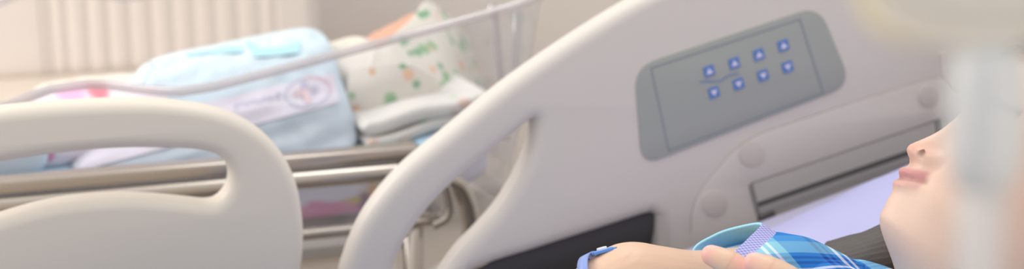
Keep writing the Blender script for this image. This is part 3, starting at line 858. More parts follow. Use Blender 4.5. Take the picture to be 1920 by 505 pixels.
# raised bracket plate with a fine seam round it
plate = [(1297, 470), (1297, 392), (1322, 345), (1378, 281), (1424, 252), (1580, 200), (1748, 147), (1774, 147), (1790, 170), (1860, 190), (1860, 205), (1762, 226), (1760, 224), (1408, 344), (1404, 350), (1420, 408), (1424, 440)]
rs = [0, 30, 60, 40, 40, 0, 30, 20, 10, 10, 4, 4, 2, 4, 4, 4, 4]
pl = round_poly(plate, rs, 6)
big = []
ctr = np.mean(np.array(pl), 0)
def offset_poly(poly, d):
    out = []; n = len(poly); A_ = np.array(poly)
    area = 0.5*np.sum(A_[:, 0]*np.roll(A_[:, 1], -1)-np.roll(A_[:, 0], -1)*A_[:, 1]); sg = 1 if area > 0 else -1
    for i in range(n):
        t = A_[(i+1) % n]-A_[i-1]; L = np.linalg.norm(t)+1e-9; nrm = np.array([t[1], -t[0]])/L*sg; out.append(A_[i]+nrm*d)
    return out
sm_ = rail_part('seam', [offset_poly(pl, 1.4)], RYF-0.0009, RYF+0.004, 0.0, m_groove, hr)
bp = rail_part('mounting_plate', [pl], RYF-0.0022, RYF+0.004, 0.0008, m_rail, hr, 2)
def disc(px, py, rpx, Y, m, name, parent, h=0.0014):
    lp = [(px+rpx*math.cos(t), py+rpx*math.sin(t)) for t in np.linspace(0, 2*PI, 40, endpoint=False)]
    return rail_part(name, [lp], Y-h, Y+0.001, 0.0006, m, parent, 2)
for (cx, cyp, rr_) in ((1410, 289, 24), (1340, 382, 24), (1742, 181, 20)): disc(cx, cyp, rr_, RYF-0.0022, m_cap, 'screw_cap', hr)
# slide channel below the plate
sl = -0.345
def band(x0, x1, y_at_1420, h, ya, yb, m, name, parent):
    f = lambda x, o: y_at_1420+(x-1420)*sl+o
    return rail_part(name, [[(x0, f(x0, 0)), (x1, f(x1, 0)), (x1, f(x1, h)), (x0, f(x0, h))]], ya, yb, 0.0, m, parent)
band(1412, 1900, 346, 38, RYF-0.0016, RYF+0.002, m_railD, 'channel_flange', hr)
band(1418, 1900, 380, 12, RYF-0.0022, RYF+0.002, m_dark, 'slide_slot', hr)
band(1424, 1900, 391, 11, RYF-0.003, RYF+0.002, m_track, 'slide_track', hr)
band(1426, 1900, 400, 12, RYF-0.002, RYF+0.002, m_track, 'slide_track', hr)
rail_part('slide_slot', [[(1404, 349), (1412, 345), (1424, 398), (1418, 402)]], RYF-0.0030, RYF+0.002, 0.0, m_groove, hr)
rail_part('slide_stop', [round_poly([(1424, 408), (1452, 396), (1456, 404), (1426, 416)], 2, 3)], RYF-0.005, RYF+0.002, 0.0, m_dark, hr)
rail_part('slide_stop', [round_poly([(1755, 226), (1764, 222), (1768, 250), (1758, 254)], 2, 3)], RYF-0.004, RYF+0.002, 0.0, m_dark, hr)
rail_part('latch', [round_poly([(1764, 100), (1776, 96), (1782, 140), (1768, 144)], 4, 4)], RYF-0.003, RYF+0.002, 0.0006, m_cap, hr)
# control panel
cpn = round_poly([(1190, 126), (1536, 11), (1598, 160), (1204, 312)], [44, 40, 44, 40], 10)
cpl = rail_part('control_panel', [cpn], RYF-0.0018, RYF+0.003, 0.0007, m_panel, bed, 2)
cpl['label'] = 'grey membrane panel with eight blue arrow buttons'
def seg_plate(pts, w, Y, m, name, parent):
    L, Rr = [], []
    for i in range(len(pts)):
        a = np.array(pts[max(i-1, 0)], float); b = np.array(pts[min(i+1, len(pts)-1)], float); d = b-a; d /= np.linalg.norm(d); nn = np.array([-d[1], d[0]])*w/2
        L.append(np.array(pts[i])+nn); Rr.append(np.array(pts[i])-nn)
    return px2d(L+Rr[::-1], Y)
def flat(loops, Y, m, name, parent):
    V, Fc = [], []
    for lp in loops:
        k = len(V); V += [(p[0], Y, p[1]) for p in lp]; Fc.append(tuple(range(k, k+len(lp))))
    me = mesh(V, Fc); return link(name, me, m, parent, smooth=False)
Yp = RYF-0.0022
lines = []
for pts in ([(1221, 128), (1254, 283)], [(1221, 128), (1500, 36)], [(1254, 283), (1544, 174)], [(1500, 36), (1544, 174)]):
    lines.append(seg_plate(pts, 2.4, Yp, m_line, '', cpl))
flat(lines, Yp, m_line, 'printed_outline', cpl)
squig = [seg_plate([(1311, 154), (1330, 153), (1352, 152), (1366, 142), (1385, 138)][:k+2][k:k+2], 4, Yp, m_line, '', cpl) for k in range(4)]
flat(squig, Yp, m_faint, 'printed_bed_symbol', cpl)
eu = np.array([math.cos(math.radians(20)), -math.sin(math.radians(20))]); ev = np.array([math.sin(math.radians(14)), math.cos(math.radians(14))])
def make_button(px, py, up):
    c0 = np.array([px, py], float)
    sq = [c0+eu*a*10+ev*b*10 for a, b in ((-1, -1), (1, -1), (1, 1), (-1, 1))]
    me = plate_mesh([px2d(sq, RYF)], RYF-0.0030, RYF-0.0005, 0.0005, 2)
    s = -1 if up else 1
    tri = [c0+eu*a+ev*b for a, b in ((-6.5, -4.5*s), (6.5, -4.5*s), (0, 6*s))]
    if up: tri = [c0+eu*a+ev*b for a, b in ((-6.5, 4.5), (6.5, 4.5), (0, -6))]
    else: tri = [c0+eu*a+ev*b for a, b in ((-6.5, -4.5), (6.5, -4.5), (0, 6))]
    t2 = px2d(tri, RYF)
    tv = [(p[0], RYF-0.0032, p[1]) for p in t2]
    vf = join_vf([me_vf(me), (tv, [(0, 1, 2)])]); m2 = mesh(*vf); m2.materials.append(m_btn); m2.materials.append(m_arrow); m2.polygons[len(m2.polygons)-1].material_index = 1
    o = link('button', m2, None, cpl, smooth=False); o['label'] = 'blue up-arrow button' if up else 'blue down-arrow button'
for px, py in ((1328, 133), (1375, 118), (1421, 102), (1467, 85)): make_button(px, py, True)
for px, py in ((1337, 173), (1383, 157), (1429, 141), (1475, 125)): make_button(px, py, False)
rail_part('badge', [round_poly([(2000, -60), (2030, -70), (2040, -40), (2010, -30)], 6, 4)], RYF-0.001, RYF+0.002, 0, m_cap, hr)
# mattress: flat foot section and sloping backrest
MY0, MY1 = 0.62, 1.505
def mz(x): return 0.53+0.5*(math.sqrt((0.25*(x-0.30))**2+0.0009)+0.25*(x-0.30))-0.003
def sect(x, zt_, th, y0=MY0, y1=MY1):
    return [(x-0.0, p[0], p[1]) for p in round_poly([(y0, zt_-th), (y1, zt_-th), (y1, zt_), (y0, zt_)], 0.03, 5)]
xs = list(np.linspace(-0.98, 1.12, 70))
rings = [sect(x, mz(x), 0.10) for x in xs]
link('mattress', fix_normals(mesh(*loft_vf(rings))), m_matt, bed)['label'] = 'thin mattress in a greyish lavender sheet'
rings = [[(x, p[0], p[1]) for p in round_poly([(MY0+.02, mz(x)-.125), (MY1-.02, mz(x)-.125), (MY1-.02, mz(x)-.102), (MY0+.02, mz(x)-.102)], 0.004, 2)] for x in np.linspace(-0.98, 0.30, 20)]
link('deck', fix_normals(mesh(*loft_vf(rings))), m_bframe, bed)
rings = [[(x, p[0], p[1]) for p in round_poly([(MY0+.02, mz(x)-.125), (MY1-.02, mz(x)-.125), (MY1-.02, mz(x)-.102), (MY0+.02, mz(x)-.102)], 0.004, 2)] for x in np.linspace(0.31, 1.12, 20)]
link('backrest', fix_normals(mesh(*loft_vf(rings))), m_bframe, bed)
for yy in (MY0+0.06, MY1-0.06): rbox('frame_beam', (-1.0, yy-0.03, 0.30), (1.15, yy+0.03, 0.36), 0.008, m_bframe, bed)
for x0 in (-0.9, 0.25, 1.05):
    for yy in (MY0+0.08, MY1-0.08): rbox('deck_support', (x0-0.02, yy-0.012, 0.35), (x0+0.02, yy+0.012, mz(x0)-0.12), 0.003, m_bframe, bed)
for x0 in (-0.85, 1.0):
    for yy in (MY0+0.06, MY1-0.06):
        lg = rbox('leg', (x0-0.03, yy-0.025, 0.09), (x0+0.03, yy+0.025, 0.31), 0.006, m_bframe, bed)
        tube('castor', [(x0, yy-0.018, 0.06), (x0, yy+0.018, 0.06)], 0.06, m_black2, lg, seg=24)
rbox('headboard', (1.17, MY0, 0.30), (1.21, MY1, 1.02), 0.015, m_rail, bed)
rbox('footboard', (-1.04, MY0, 0.30), (-1.0, MY1, 0.74), 0.015, m_rail, bed)
for x0 in (0.03, 0.5):
    rbox('rail_arm', (x0-0.02, MY1-0.06, 0.32), (x0+0.02, RYF+0.03, 0.36), 0.005, m_bframe, bed)
    rbox('rail_arm', (x0-0.02, RYF+0.008, 0.32), (x0+0.02, RYF+0.032, 0.60), 0.005, m_bframe, bed)

# ------------------------------------------------------------------ pillow
def pillow_mesh():
    n = 60; ss = np.sin(np.linspace(-PI/2, PI/2, n+1)); V = []; Fc = []
    pcen = np.array([0.985, 1.10, 0.0]); hxp, hyp = 0.255, 0.335
    for side in (1, -1):
        for i in range(n+1):
            for j in range(n+1):
                a_, b_ = ss[i], ss[j]
                k = ((1-abs(a_)**3.2)*(1-abs(b_)**5))**0.55
                pin = 1-0.05*(a_*a_)*(b_*b_)
                x = pcen[0]+a_*hxp*pin; y = pcen[1]+b_*hyp*pin
                h = np.interp(x, [.72, .80, .88, .96, 1.05, 1.15, 1.25], PTOP)
                zz = mz(x)+0.012+(h*k if side > 0 else -0.009*k)
                if side > 0:
                    zz += (0.0032*math.sin(a_*9+b_*5)+0.0024*math.sin(b_*14-a_*6)+0.0012*math.sin(a_*26+b_*9))*k
                    zz -= 0.022*k*math.exp(-((x-.95)/.08)**2-((y-1.04)/.10)**2)
                V.append((x, y, zz))
    m_ = (n+1)**2
    for o in (0, m_):
        for i in range(n):
            for j in range(n):
                q = (o+i*(n+1)+j, o+(i+1)*(n+1)+j, o+(i+1)*(n+1)+j+1, o+i*(n+1)+j+1); Fc.append(q if o == 0 else q[::-1])
    me = mesh(V, Fc); bm = bmesh.new(); bm.from_mesh(me); bmesh.ops.remove_doubles(bm, verts=bm.verts, dist=1e-6)
    bd = [e for e in bm.edges if e.is_boundary]
    bmesh.ops.bridge_loops(bm, edges=bd) if bd else None
    bmesh.ops.recalc_face_normals(bm, faces=bm.faces); bm.to_mesh(me); bm.free(); return me
PTOP = [.032, .033, .030, .045, .056, .062, .060]
tag(link('pillow', pillow_mesh(), m_sheet), 'lavender pillow on the raised backrest under the patient\'s head', 'pillow')

# ------------------------------------------------------------------ patient
HD = 1.30
up3 = 0.574*R_+0.819*U_; fr3 = -0.819*R_+0.574*U_; lt3 = -F_
tw = math.radians(4)            # a slight turn of the face
fr3, lt3 = fr3*math.cos(tw)+lt3*math.sin(tw), lt3*math.cos(tw)-fr3*math.sin(tw)
hc = P(1706, 272, HD)-(0.1060*fr3-0.0445*up3)
hp = head_local(150, 150); hv_, hf_ = join_vf(hp); hv_ = np.array(hv_)
headW = hc[None]+hv_[:, :1]*lt3[None]+hv_[:, 1:2]*fr3[None]+hv_[:, 2:3]*up3[None]
def ell_ring(c, hy_, hz_, n=40, p=2.3):
    r = []
    for k in range(n):
        a = 2*PI*k/n; s_, c_ = math.sin(a), math.cos(a)
        r.append((c[0], c[1]+hy_*np.sign(c_)*abs(c_)**(2/p), c[2]+hz_*np.sign(s_)*abs(s_)**(2/p)))
    return r
def smooth_rows(rows, n=5):
    return catmull([np.array(r, float) for r in rows], n)
torso_rows = [(.755, 1.05, .665, .06, .045), (.735, 1.055, .672, .120, .060), (.71, 1.06, .668, .165, .066), (.67, 1.065, .672, .185, .080), (.62, 1.065, .668, .180, .088), (.55, 1.065, .648, .165, .088), (.45, 1.065, .622, .155, .082), (.35, 1.065, .610, .158, .078), (.25, 1.065, .605, .172, .080), (.15, 1.065, .604, .176, .080), (.06, 1.065, .600, .150, .066)]
trows = smooth_rows(torso_rows)
torso = loft_vf([ell_ring(r[:3], r[3], r[4]) for r in trows])
def limb(pts, rad, seg=24, n=6, **k):
    q = catmull([np.append(np.asarray(p, float), r) for p, r in zip(pts, rad)], n)
    return tube_vf([a[:3] for a in q], [a[3] for a in q], seg=seg, roundcap=True, **k)
bodyparts = [torso]
for s in (-1, 1):
    bodyparts.append(limb([(.14, 1.065+s*.085, .600), (-.05, 1.065+s*.10, .602), (-.30, 1.065+s*.10, .592), (-.50, 1.065+s*.10, .585), (-.70, 1.065+s*.10, .565)], [.078, .070, .050, .050, .034]))
    bodyparts.append(limb([(-.69, 1.065+s*.10, .562), (-.725, 1.065+s*.105, .61), (-.745, 1.065+s*.11, .665)], [.034, .036, .020]))
# far arm: forearm lies across the belly, hand drooping beyond the wrist
wristF = P(1190, 539, 1.270); elbF = P(1470, 550, 1.330)
bodyparts.append(limb([(.715, 1.235, .665), (.70, 1.25, .675), elbF+np.array([.03, .03, -.01])], [.052, .050, .042]))
bodyparts.append(limb([elbF, P(1400, 556, 1.312), P(1300, 549, 1.290), P(1232, 536, 1.275), P(1180, 533, 1.270), P(1140, 552, 1.268), P(1105, 574, 1.272), P(1060, 606, 1.286), P(1030, 632, 1.296)], [.044, .042, .0350, .0325, .0340, .0315, .0310, .034, .026], n=8))
kn = [P(1050, 615, 1.285), P(1042, 620, 1.268), P(1036, 630, 1.250), P(1034, 642, 1.234)]
tipd = [P(975, 680, 1.285), P(962, 685, 1.266), P(960, 692, 1.246), P(975, 702, 1.230)]
for k_, (a, b) in enumerate(zip(kn, tipd)):
    a = a+.034*F_; b = b+.05*F_
    mid = (a+b)/2+np.array([0, 0, .006]); bodyparts.append(limb([a, mid, b+np.array([0, 0, -.008])], [.0095, .0085, .0068], seg=12, n=4))
bodyparts.append(limb([P(1090, 605, 1.262), P(1075, 642, 1.254), P(1050, 670, 1.252)], [.012, .010, .008], seg=12, n=4))
# near arm: elbow at the near side of the chest, the hand resting on the far forearm
shN = np.array([.705, .895, .665]); elbN = np.array([.46, .80, .625]); wrN = np.array([.615, .935, .742])
bodyparts.append(limb([shN+np.array([.01, .05, 0]), shN, (shN+elbN)/2+np.array([0, -.015, 0]), elbN], [.05, .050, .043, .036]))
bodyparts.append(limb([elbN, elbN*.6+wrN*.4+np.array([0, -.01, 0]), elbN*.15+wrN*.85, wrN], [.036, .038, .028, .026]))
palm = P(1520, 592, 1.205)
bodyparts.append(limb([wrN, (wrN+palm)/2+np.array([0, 0, .004]), palm], [.026, .031, .030], flat=0.62, upv=(0.3, 0.2, 0.93)))
ftips = []
fingers = [  # root, knuckle joints, tip (sight points with depth)
 [(1512, 583, 1.215), (1462, 553, 1.224), (1412, 521, 1.230), (1368, 495, 1.234), (1334, 479, 1.240)],
 [(1560, 588, 1.195), (1520, 553, 1.200), (1480, 526, 1.204), (1444, 507, 1.208), (1415, 494, 1.213)],
 [(1570, 618, 1.175), (1530, 588, 1.178), (1492, 564, 1.180), (1462, 548, 1.184), (1440, 539, 1.190)],
 [(1565, 648, 1.160), (1530, 626, 1.160), (1500, 608, 1.160), (1478, 596, 1.164), (1460, 590, 1.17)]]
frad = [[.0125, .0122, .0112, .0105, .0085], [.0125, .0122, .0113, .0108, .0088], [.0118, .0114, .0105, .0098, .0078], [.0105, .0100, .0092, .0085, .0070]]
for fg, rd in zip(fingers, frad):
    pts = [P(*q) for q in fg]; bodyparts.append(limb(pts, rd, seg=18, n=6)); ftips.append((pts[-1], pts[-1]-pts[-2]))
bodyparts.append(limb([P(1490, 640, 1.20), P(1440, 630, 1.21), P(1400, 610, 1.225), P(1375, 596, 1.238)], [.015, .013, .011, .009], seg=16, n=5))
# fuse everything into one continuous skin
raw = mesh(*join_vf([(headW, hf_)]+bodyparts)); raw = fix_normals(raw)
VOX = 0.0019
body_me = apply_mods(raw, [('REMESH', dict(mode='VOXEL', voxel_size=VOX, use_smooth_shade=True)), ('SMOOTH', dict(factor=0.5, iterations=2))])
A = coords(body_me)
nbv = bvh_of(body_me); hn = nbv.ray_cast(Vector(CAM), Vector(ray(1725, 289)).normalized())[0]
nl = np.array(hn)-hc; nl = np.array([nl@lt3, nl@fr3, nl@up3])
nost = np.zeros(len(A))
for sg_ in (1, -1):
    q = hc+lt3*abs(nl[0])*sg_+fr3*nl[1]+up3*nl[2]
    ax1 = np.array(fr3)*0.75+np.array(up3)*0.35; ax1 /= np.linalg.norm(ax1)
    dv = A-q[None]; al = dv@ax1; pe = np.linalg.norm(dv-al[:, None]*ax1[None], axis=1)
    mk = np.exp(-((al/.0042)**2+(pe/.0031)**2)**1.5); nost = np.maximum(nost, mk)
    A = A+mk[:, None]*(up3*.0045-lt3*sg_*.0015-fr3*.001)[None]
setcoords(body_me, A)
cols = np.tile(np.array([224, 190, 166.0]), (len(A), 1))
Lh = np.stack([(A-hc)@lt3, (A-hc)@fr3, (A-hc)@up3], 1)
hm = (np.abs(Lh[:, 0]) < .09)*(Lh[:, 1] > -.11)*(Lh[:, 1] < .125)*sm(Lh[:, 2], -.17, -.14)
cols = blend(cols, hm, (222, 192, 174))
cols = np.where((hm > 0.5)[:, None], paint_head(cols, Lh), cols)
cols = blend(cols, nost*0.9, (104, 72, 62))
for k, (tp, d) in enumerate(ftips):
    d = d/np.linalg.norm(d)
    cols = blend(cols, ball_mask(A, tp+d*0.006, 0.0125, 0.5)*0.75, (238, 178, 172))
    nail = tp+d*0.004+np.array([0.003, -0.002, 0.008])
    cols = blend(cols, ball_mask(A, nail, 0.0055, 0.25)*0.8, (246, 196, 190))
# faint skin creases across the wrist and the finger joints
fa = P(1140, 520, 1.268)-wristF
rr2 = np.random.RandomState(5)
for cxp, sl_ in ((1186, .55), (1216, .5), (1240, .6), (1262, .45)):
    q0 = P(cxp, 470, 1.25); q1 = P(cxp-34, 505, 1.235)
    dd = q1-q0; t = np.clip(((A-q0)@dd)/(dd@dd), 0, 1); dist = np.linalg.norm(A-q0-t[:, None]*dd[None], axis=1)
    cols = blend(cols, (1-sm(dist, 0.0006, 0.0032))*0.28, (208, 160, 140))
for fg in fingers[:2]:
    for j in (2, 3):
        q = P(*fg[j]); d = P(*fg[j])-P(*fg[j-1]); d /= np.linalg.norm(d)
        m_ = np.exp(-(((A-q)@d)/.0011)**2)*(np.linalg.norm(A-q, axis=1) < .016)
        cols = blend(cols, m_*0.35, (206, 156, 136))
cols = blend(cols, ball_mask(A, P(1128, 475, 1.243), 0.0016), (140, 100, 84))
paint(body_me, cols)
patient = thing('patient', 'person in a blue plaid shirt lying back on the pillow, arms folded', 'person', (0.5, 1.065, 0.55))
link('body', body_me, m_skin, patient)

# hair: cap over the skull and strands spread on the far side of the pillow
def hair_cap():
    V, Fc = join_vf(hp[:1]); V = np.array(V); keep = []
    a, b, c = V[:, 0], V[:, 1], V[:, 2]
    n = V/np.maximum(np.linalg.norm(V*np.array([1, .8, .8]), axis=1), 1e-6)[:, None]
    V2 = V+n*0.009+0.0012*np.sin(a*260+c*40)[:, None]*n
    inh = ((c > .062-.35*np.maximum(0, -b)) | (b < -0.02-.3*np.minimum(0, c+.03)*0)) & (c > -.125) | ((np.abs(a) > .05) & (c > 0.0) & (b < .045)) | ((c > .068))
    Fk = [f for f in Fc if len(f) == 4 and all(inh[i] for i in f)]
    W = hc[None]+V2[:, :1]*lt3[None]+V2[:, 1:2]*fr3[None]+V2[:, 2:3]*up3[None]
    return W, Fk
strands = [hair_cap()]
rs_ = np.random.RandomState(9)
for k in range(46):
    t = k/45
    # locks falling from the nape over the far shoulder
    p0 = hc-lt3*(.02+.055*rs_.rand())-fr3*(.03+.05*rs_.rand())-up3*(.05+.05*rs_.rand())
    e = P(1530+120*rs_.rand(), 452+100*rs_.rand(), 1.40+0.05*rs_.rand())
    m1 = p0*.6+e*.4+np.array([0, .02, .012*rs_.rand()])
    m2 = p0*.25+e*.75+np.array([0, .012, .012*rs_.rand()])
    strands.append(limb([p0, m1, m2, e], [.016, .017, .015, .005], seg=8, n=5, flat=0.5, upv=(0, -.4, .9)))
lock = [[P(1556, 463, 1.40), P(1590, 446, 1.405), P(1625, 432, 1.41), P(1665, 414, 1.42), P(1720, 395, 1.44)],
        [P(1545, 478, 1.38), P(1590, 470, 1.375), P(1630, 458, 1.375), P(1670, 446, 1.385), P(1720, 430, 1.41)],
        [P(1540, 510, 1.37), P(1590, 505, 1.365), P(1635, 498, 1.362), P(1680, 490, 1.37), P(1730, 475, 1.40)],
        [P(1540, 560, 1.38), P(1590, 555, 1.375), P(1640, 550, 1.37), P(1690, 540, 1.38), P(1740, 530, 1.40)]]
lv, lf, W1, H1 = patch_vf(lock, 12); lv = np.array(lv); lv += (0.0004*np.sin(np.arange(len(lv)) % W1 * 0.0 + (np.arange(len(lv))//W1)*2.1))[:, None]*np.array([0, -.5, 1.])
strands.append(me_vf(solid(mesh(lv, lf), 0.02, 1.0)))
link('hair', mesh(*join_vf(strands)), m_hair, patient)['label'] = 'dark hair spread on the pillow'

# plaid shirt
CY, BL, DB, WH, LB, NV = (140, 200, 222), (44, 124, 206), (20, 60, 150), (250, 250, 255), (84, 164, 224), (24, 60, 150)
PO = P(1400, 480, 1.25)
m_plaid = mat_stripes('plaid', [(0, CY), (.135, WH), (.165, CY), (.20, WH), (.23, CY), (.305, BL), (.56, DB), (.60, BL), (.63, DB), (.66, BL), (.70, WH), (.735, BL), (.77, WH), (.80, BL), (.92, CY)],
                      [(0, CY), (.10, BL), (.18, NV), (.24, BL), (.29, NV), (.35, BL), (.43, WH), (.50, BL), (.62, LB), (.80, CY)], su=1/.086, sv=1/.0400)
m_ging = mat_stripes('gingham', [(0, (132, 134, 206)), (.5, (196, 198, 236))], [(0, (132, 134, 206)), (.5, (196, 198, 236))], su=1/.0023, sv=1/.0023)
def uv_set(me, fn):
    uvl = me.uv_layers.new(name='UVMap'); A = coords(me)
    uvs = fn(A)
    li = np.empty(len(me.loops), int); me.loops.foreach_get('vertex_index', li)
    uvl.data.foreach_set('uv', uvs[li].ravel())
shr = []
for r in trows:
    if r[0] < .12 or r[0] > .735: continue
    g_ = .006+.002*math.sin(r[0]*70)
    shr.append(ell_ring(r[:3], r[3]+g_, r[4]+g_, 90))
shirt_parts = [loft_vf(shr, cap=False)]
# sleeves: near arm
q = catmull([np.append(p, r) for p, r in zip([shN+np.array([.012, .05, 0]), shN, (shN+elbN)/2+np.array([0, -.015, 0]), elbN*.85+shN*.15], [.060, .060, .055, .055])], 8)
shirt_parts.append(tube_vf([a[:3] for a in q], [a[3] for a in q], seg=40, cap=False))
# far sleeve: a wide open cuff round the far forearm
def ringpts(L_): return [P(*p) for p in L_]
sr = [
 ringpts([(1428, 419, 1.292), (1398, 452, 1.250), (1370, 482, 1.236), (1362, 528, 1.240), (1345, 562, 1.268), (1312, 540, 1.318), (1297, 472, 1.336), (1338, 440, 1.336), (1385, 424, 1.318)]),
 ringpts([(1452, 434, 1.288), (1424, 462, 1.246), (1396, 494, 1.230), (1388, 535, 1.236), (1372, 566, 1.266), (1335, 545, 1.326), (1325, 476, 1.346), (1362, 446, 1.342), (1408, 430, 1.320)]),
 ringpts([(1478, 440, 1.290), (1452, 466, 1.244), (1430, 500, 1.226), (1422, 540, 1.232), (1410, 570, 1.262), (1385, 550, 1.330), (1380, 482, 1.350), (1410, 455, 1.344), (1448, 440, 1.322)]),
 ringpts([(1520, 449, 1.300), (1500, 474, 1.252), (1482, 508, 1.234), (1476, 545, 1.240), (1470, 574, 1.270), (1450, 560, 1.335), (1446, 490, 1.352), (1465, 462, 1.346), (1495, 447, 1.325)]),
 ringpts([(1570, 472, 1.310), (1555, 492, 1.270), (1545, 520, 1.255), (1540, 555, 1.260), (1535, 580, 1.285), (1520, 570, 1.335), (1515, 510, 1.350), (1525, 480, 1.346), (1548, 468, 1.330)]),
 ringpts([(1622, 500, 1.320), (1612, 515, 1.290), (1604, 540, 1.280), (1600, 565, 1.285), (1596, 590, 1.30), (1585, 580, 1.335), (1580, 530, 1.345), (1590, 505, 1.342), (1608, 496, 1.332)])]
dense = [catmull(r, 8, closed=True) for r in sr]
cols_ = [catmull([dense[i][k] for i in range(len(dense))], 8) for k in range(len(dense[0]))]
rings = [[cols_[k][i] for k in range(len(cols_))] for i in range(len(cols_[0]))]
sv_, sf_ = loft_vf(rings, cap=False); NR = len(rings[0])
sl_me = fix_normals(mesh(sv_, sf_))
# centre reference so normals look outward, then a lining on the inside
ob = bpy.data.objects.new('t', sl_me); COL.objects.link(ob)
for mm in (m_plaid, m_cyan, m_ging): sl_me.materials.append(mm)
mi = []
for p in sl_me.polygons:
    ringi = min(p.vertices)//NR
    mi.append(2 if ringi < 9 else 0)
sl_me.polygons.foreach_set('material_index', mi)
Asl = coords(sl_me)
cax = np.array([np.mean(np.array(r), 0) for r in rings])
p0 = sl_me.polygons[10]; outw = np.dot(np.array(p0.normal), np.array(p0.center)-cax[0])
uv_set(sl_me, lambda A_: np.stack([(A_-PO)@(0.77*R_+0.63*U_), (A_-PO)@(0.16*R_-0.90*U_-0.25*F_)], 1))
md = ob.modifiers.new('s', 'SOLIDIFY'); md.thickness = 0.0022; md.offset = -1.0 if outw > 0 else 1.0
dg = bpy.context.evaluated_depsgraph_get(); dg.update()
sl2 = bpy.data.meshes.new_from_object(ob.evaluated_get(dg)); bpy.data.objects.remove(ob)
# faces of the inner skin get the lining
nf = len(mi)
ax_c = cax
from mathutils import kdtree
for i, p in enumerate(sl2.polygons):
    if i >= nf:
        p.material_index = 1
link('sleeve', sl2, None, patient)['label'] = 'open blue plaid sleeve with a purple gingham hem'
sh_me = fix_normals(mesh(*join_vf(shirt_parts)))
sh_me = solid(sh_me, 0.002, 1.0)
uv_set(sh_me, lambda A_: np.stack([(A_-PO)@(0.77*R_+0.63*U_), (A_-PO)@(0.16*R_-0.90*U_-0.25*F_)], 1))
link('shirt', sh_me, m_plaid, patient)['label'] = 'blue plaid shirt'
# stitched seam inside the sleeve
# wrist band with its snap
bc = P(1134, 547, 1.266); bax = -0.82*R_-0.44*U_+0.36*F_; bax /= np.linalg.norm(bax)
e1 = np.cross(bax, F_); e1 /= np.linalg.norm(e1); e2 = np.cross(bax, e1)
def bandloop(c, rad, wdt, m, name, parent, t0=0.0):
    rings = []
    for k in range(64):
        a = 2*PI*k/64; rd = math.cos(a)*e1+math.sin(a)*e2; ring = []
        for (o, h) in ((-wdt/2, 0), (-wdt/2, .0014), (wdt/2, .0014), (wdt/2, 0)): ring.append(c+rd*(rad+h)+bax*o)
        rings.append(ring)
    rings.append(rings[0]); V, Fc = loft_vf(rings, cap=False); return link(name, fix_normals(mesh(V, Fc)), m, parent)
wbnd = bandloop(bc, .0322, .0095, m_band, 'wristband', patient); wbnd['label'] = 'pale blue plastic hospital wristband'
sc_ = P(1129, 468, 1.262); nu = P(1115, 440, 1.262)-P(1129, 480, 1.262); nu /= np.linalg.norm(nu); tx = P(1150, 463, 1.262)-P(1106, 475, 1.262); tx /= np.linalg.norm(tx); ty = np.cross(nu, tx)
def slab(c, hx_, hy_, h, m, name, parent, bev=.001, taper=1.0):
    V, Fc = soft_box(10, (hx_, hy_, h), 6); V = c+V[:, :1]*tx*1+V[:, 1:2]*ty+V[:, 2:3]*nu; return link(name, mesh(V, Fc), m, parent)
slab(sc_-nu*.0015, .0090, .005, .0014, m_snap, 'snap', wbnd)
slab(sc_+tx*.0075-nu*.0018, .0045, .0035, .0010, m_snap, 'snap_tab', wbnd)
slab(sc_+nu*.0004, .0042, .004, .0013, m_snapw, 'snap_button', wbnd)['label'] = 'white snap button'
bandloop(P(1092, 582, 1.280), .0335, .0045, m_green, 'wristband', patient)['label'] = 'narrow green band nearer the hand'

# ------------------------------------------------------------------ blanket over the legs
NX, NY = 110, 90
xs = np.linspace(-0.97, 0.40, NX); ys = np.linspace(MY0-0.03, MY1+0.035, NY)
V = []
for x in xs:
    for y in ys:
        m0 = mz(x)+0.004
        w_ = 0.19+0.02*math.sin(x*6)
        hh = np.interp(x, [-.97, -.82, -.74, -.64, -.3, 0, .2, .34, .40], [.0, .05, .145, .07, .115, .145, .165, .160, .140])
        bump_ = hh*math.exp(-(abs(y-1.065)/w_)**4)
        z = m0+bump_+0.004*math.sin(x*23+y*11)*math.sin(y*19)*(0.3+bump_*6)
        e_ = max(0, MY0+0.012-y, y-(MY1-0.012)); z -= min(0.12, e_*3.2+ (0.0))
        V.append((x, y, z))
Fc = [(i*NY+j, i*NY+j+1, (i+1)*NY+j+1, (i+1)*NY+j) for i in range(NX-1) for j in range(NY-1)]
bl_me = solid(fix_normals(mesh(V, Fc)), 0.008, 1.0)
tag(link('blanket', bl_me, m_blank), 'slate blue blanket covering the patient\'s legs and belly', 'blanket')

# ------------------------------------------------------------------ drip hanging in the foreground
DD = 0.42
bb = P(1860, 84, DD)
ivx, ivy = bb[0], bb[1]
iv = thing('infusion_bag', 'milky infusion bag with drip chamber hanging in the near foreground', 'infusion bag', (ivx, ivy, bb[2]))
bw = 270/FPX*DD
nrm = np.array([F_[0], F_[1], 0]); nrm /= np.linalg.norm(nrm); rt = np.array([nrm[1], -nrm[0], 0])
V, Fc = soft_box(30, (1, 1, 1), 5)
t = (V[:, 2]+1)/2
prof = np.interp(t, [0, .06, .2, .5, .8, 1], [.25, .55, 1, 1.05, .9, .3])
lx = V[:, 0]*bw*0.97*np.interp(t, [0, .05, .15, 1], [.90, .97, 1, 1]); ly = V[:, 1]*0.017*prof*(1-.5*V[:, 0]**4); lz = t*0.165
W = np.array([ivx, ivy, bb[2]])[None]+lx[:, None]*rt[None]+ly[:, None]*nrm[None]+lz[:, None]*np.array([0, 0, 1])[None]
link('bag', mesh(W, Fc), m_bag, iv)
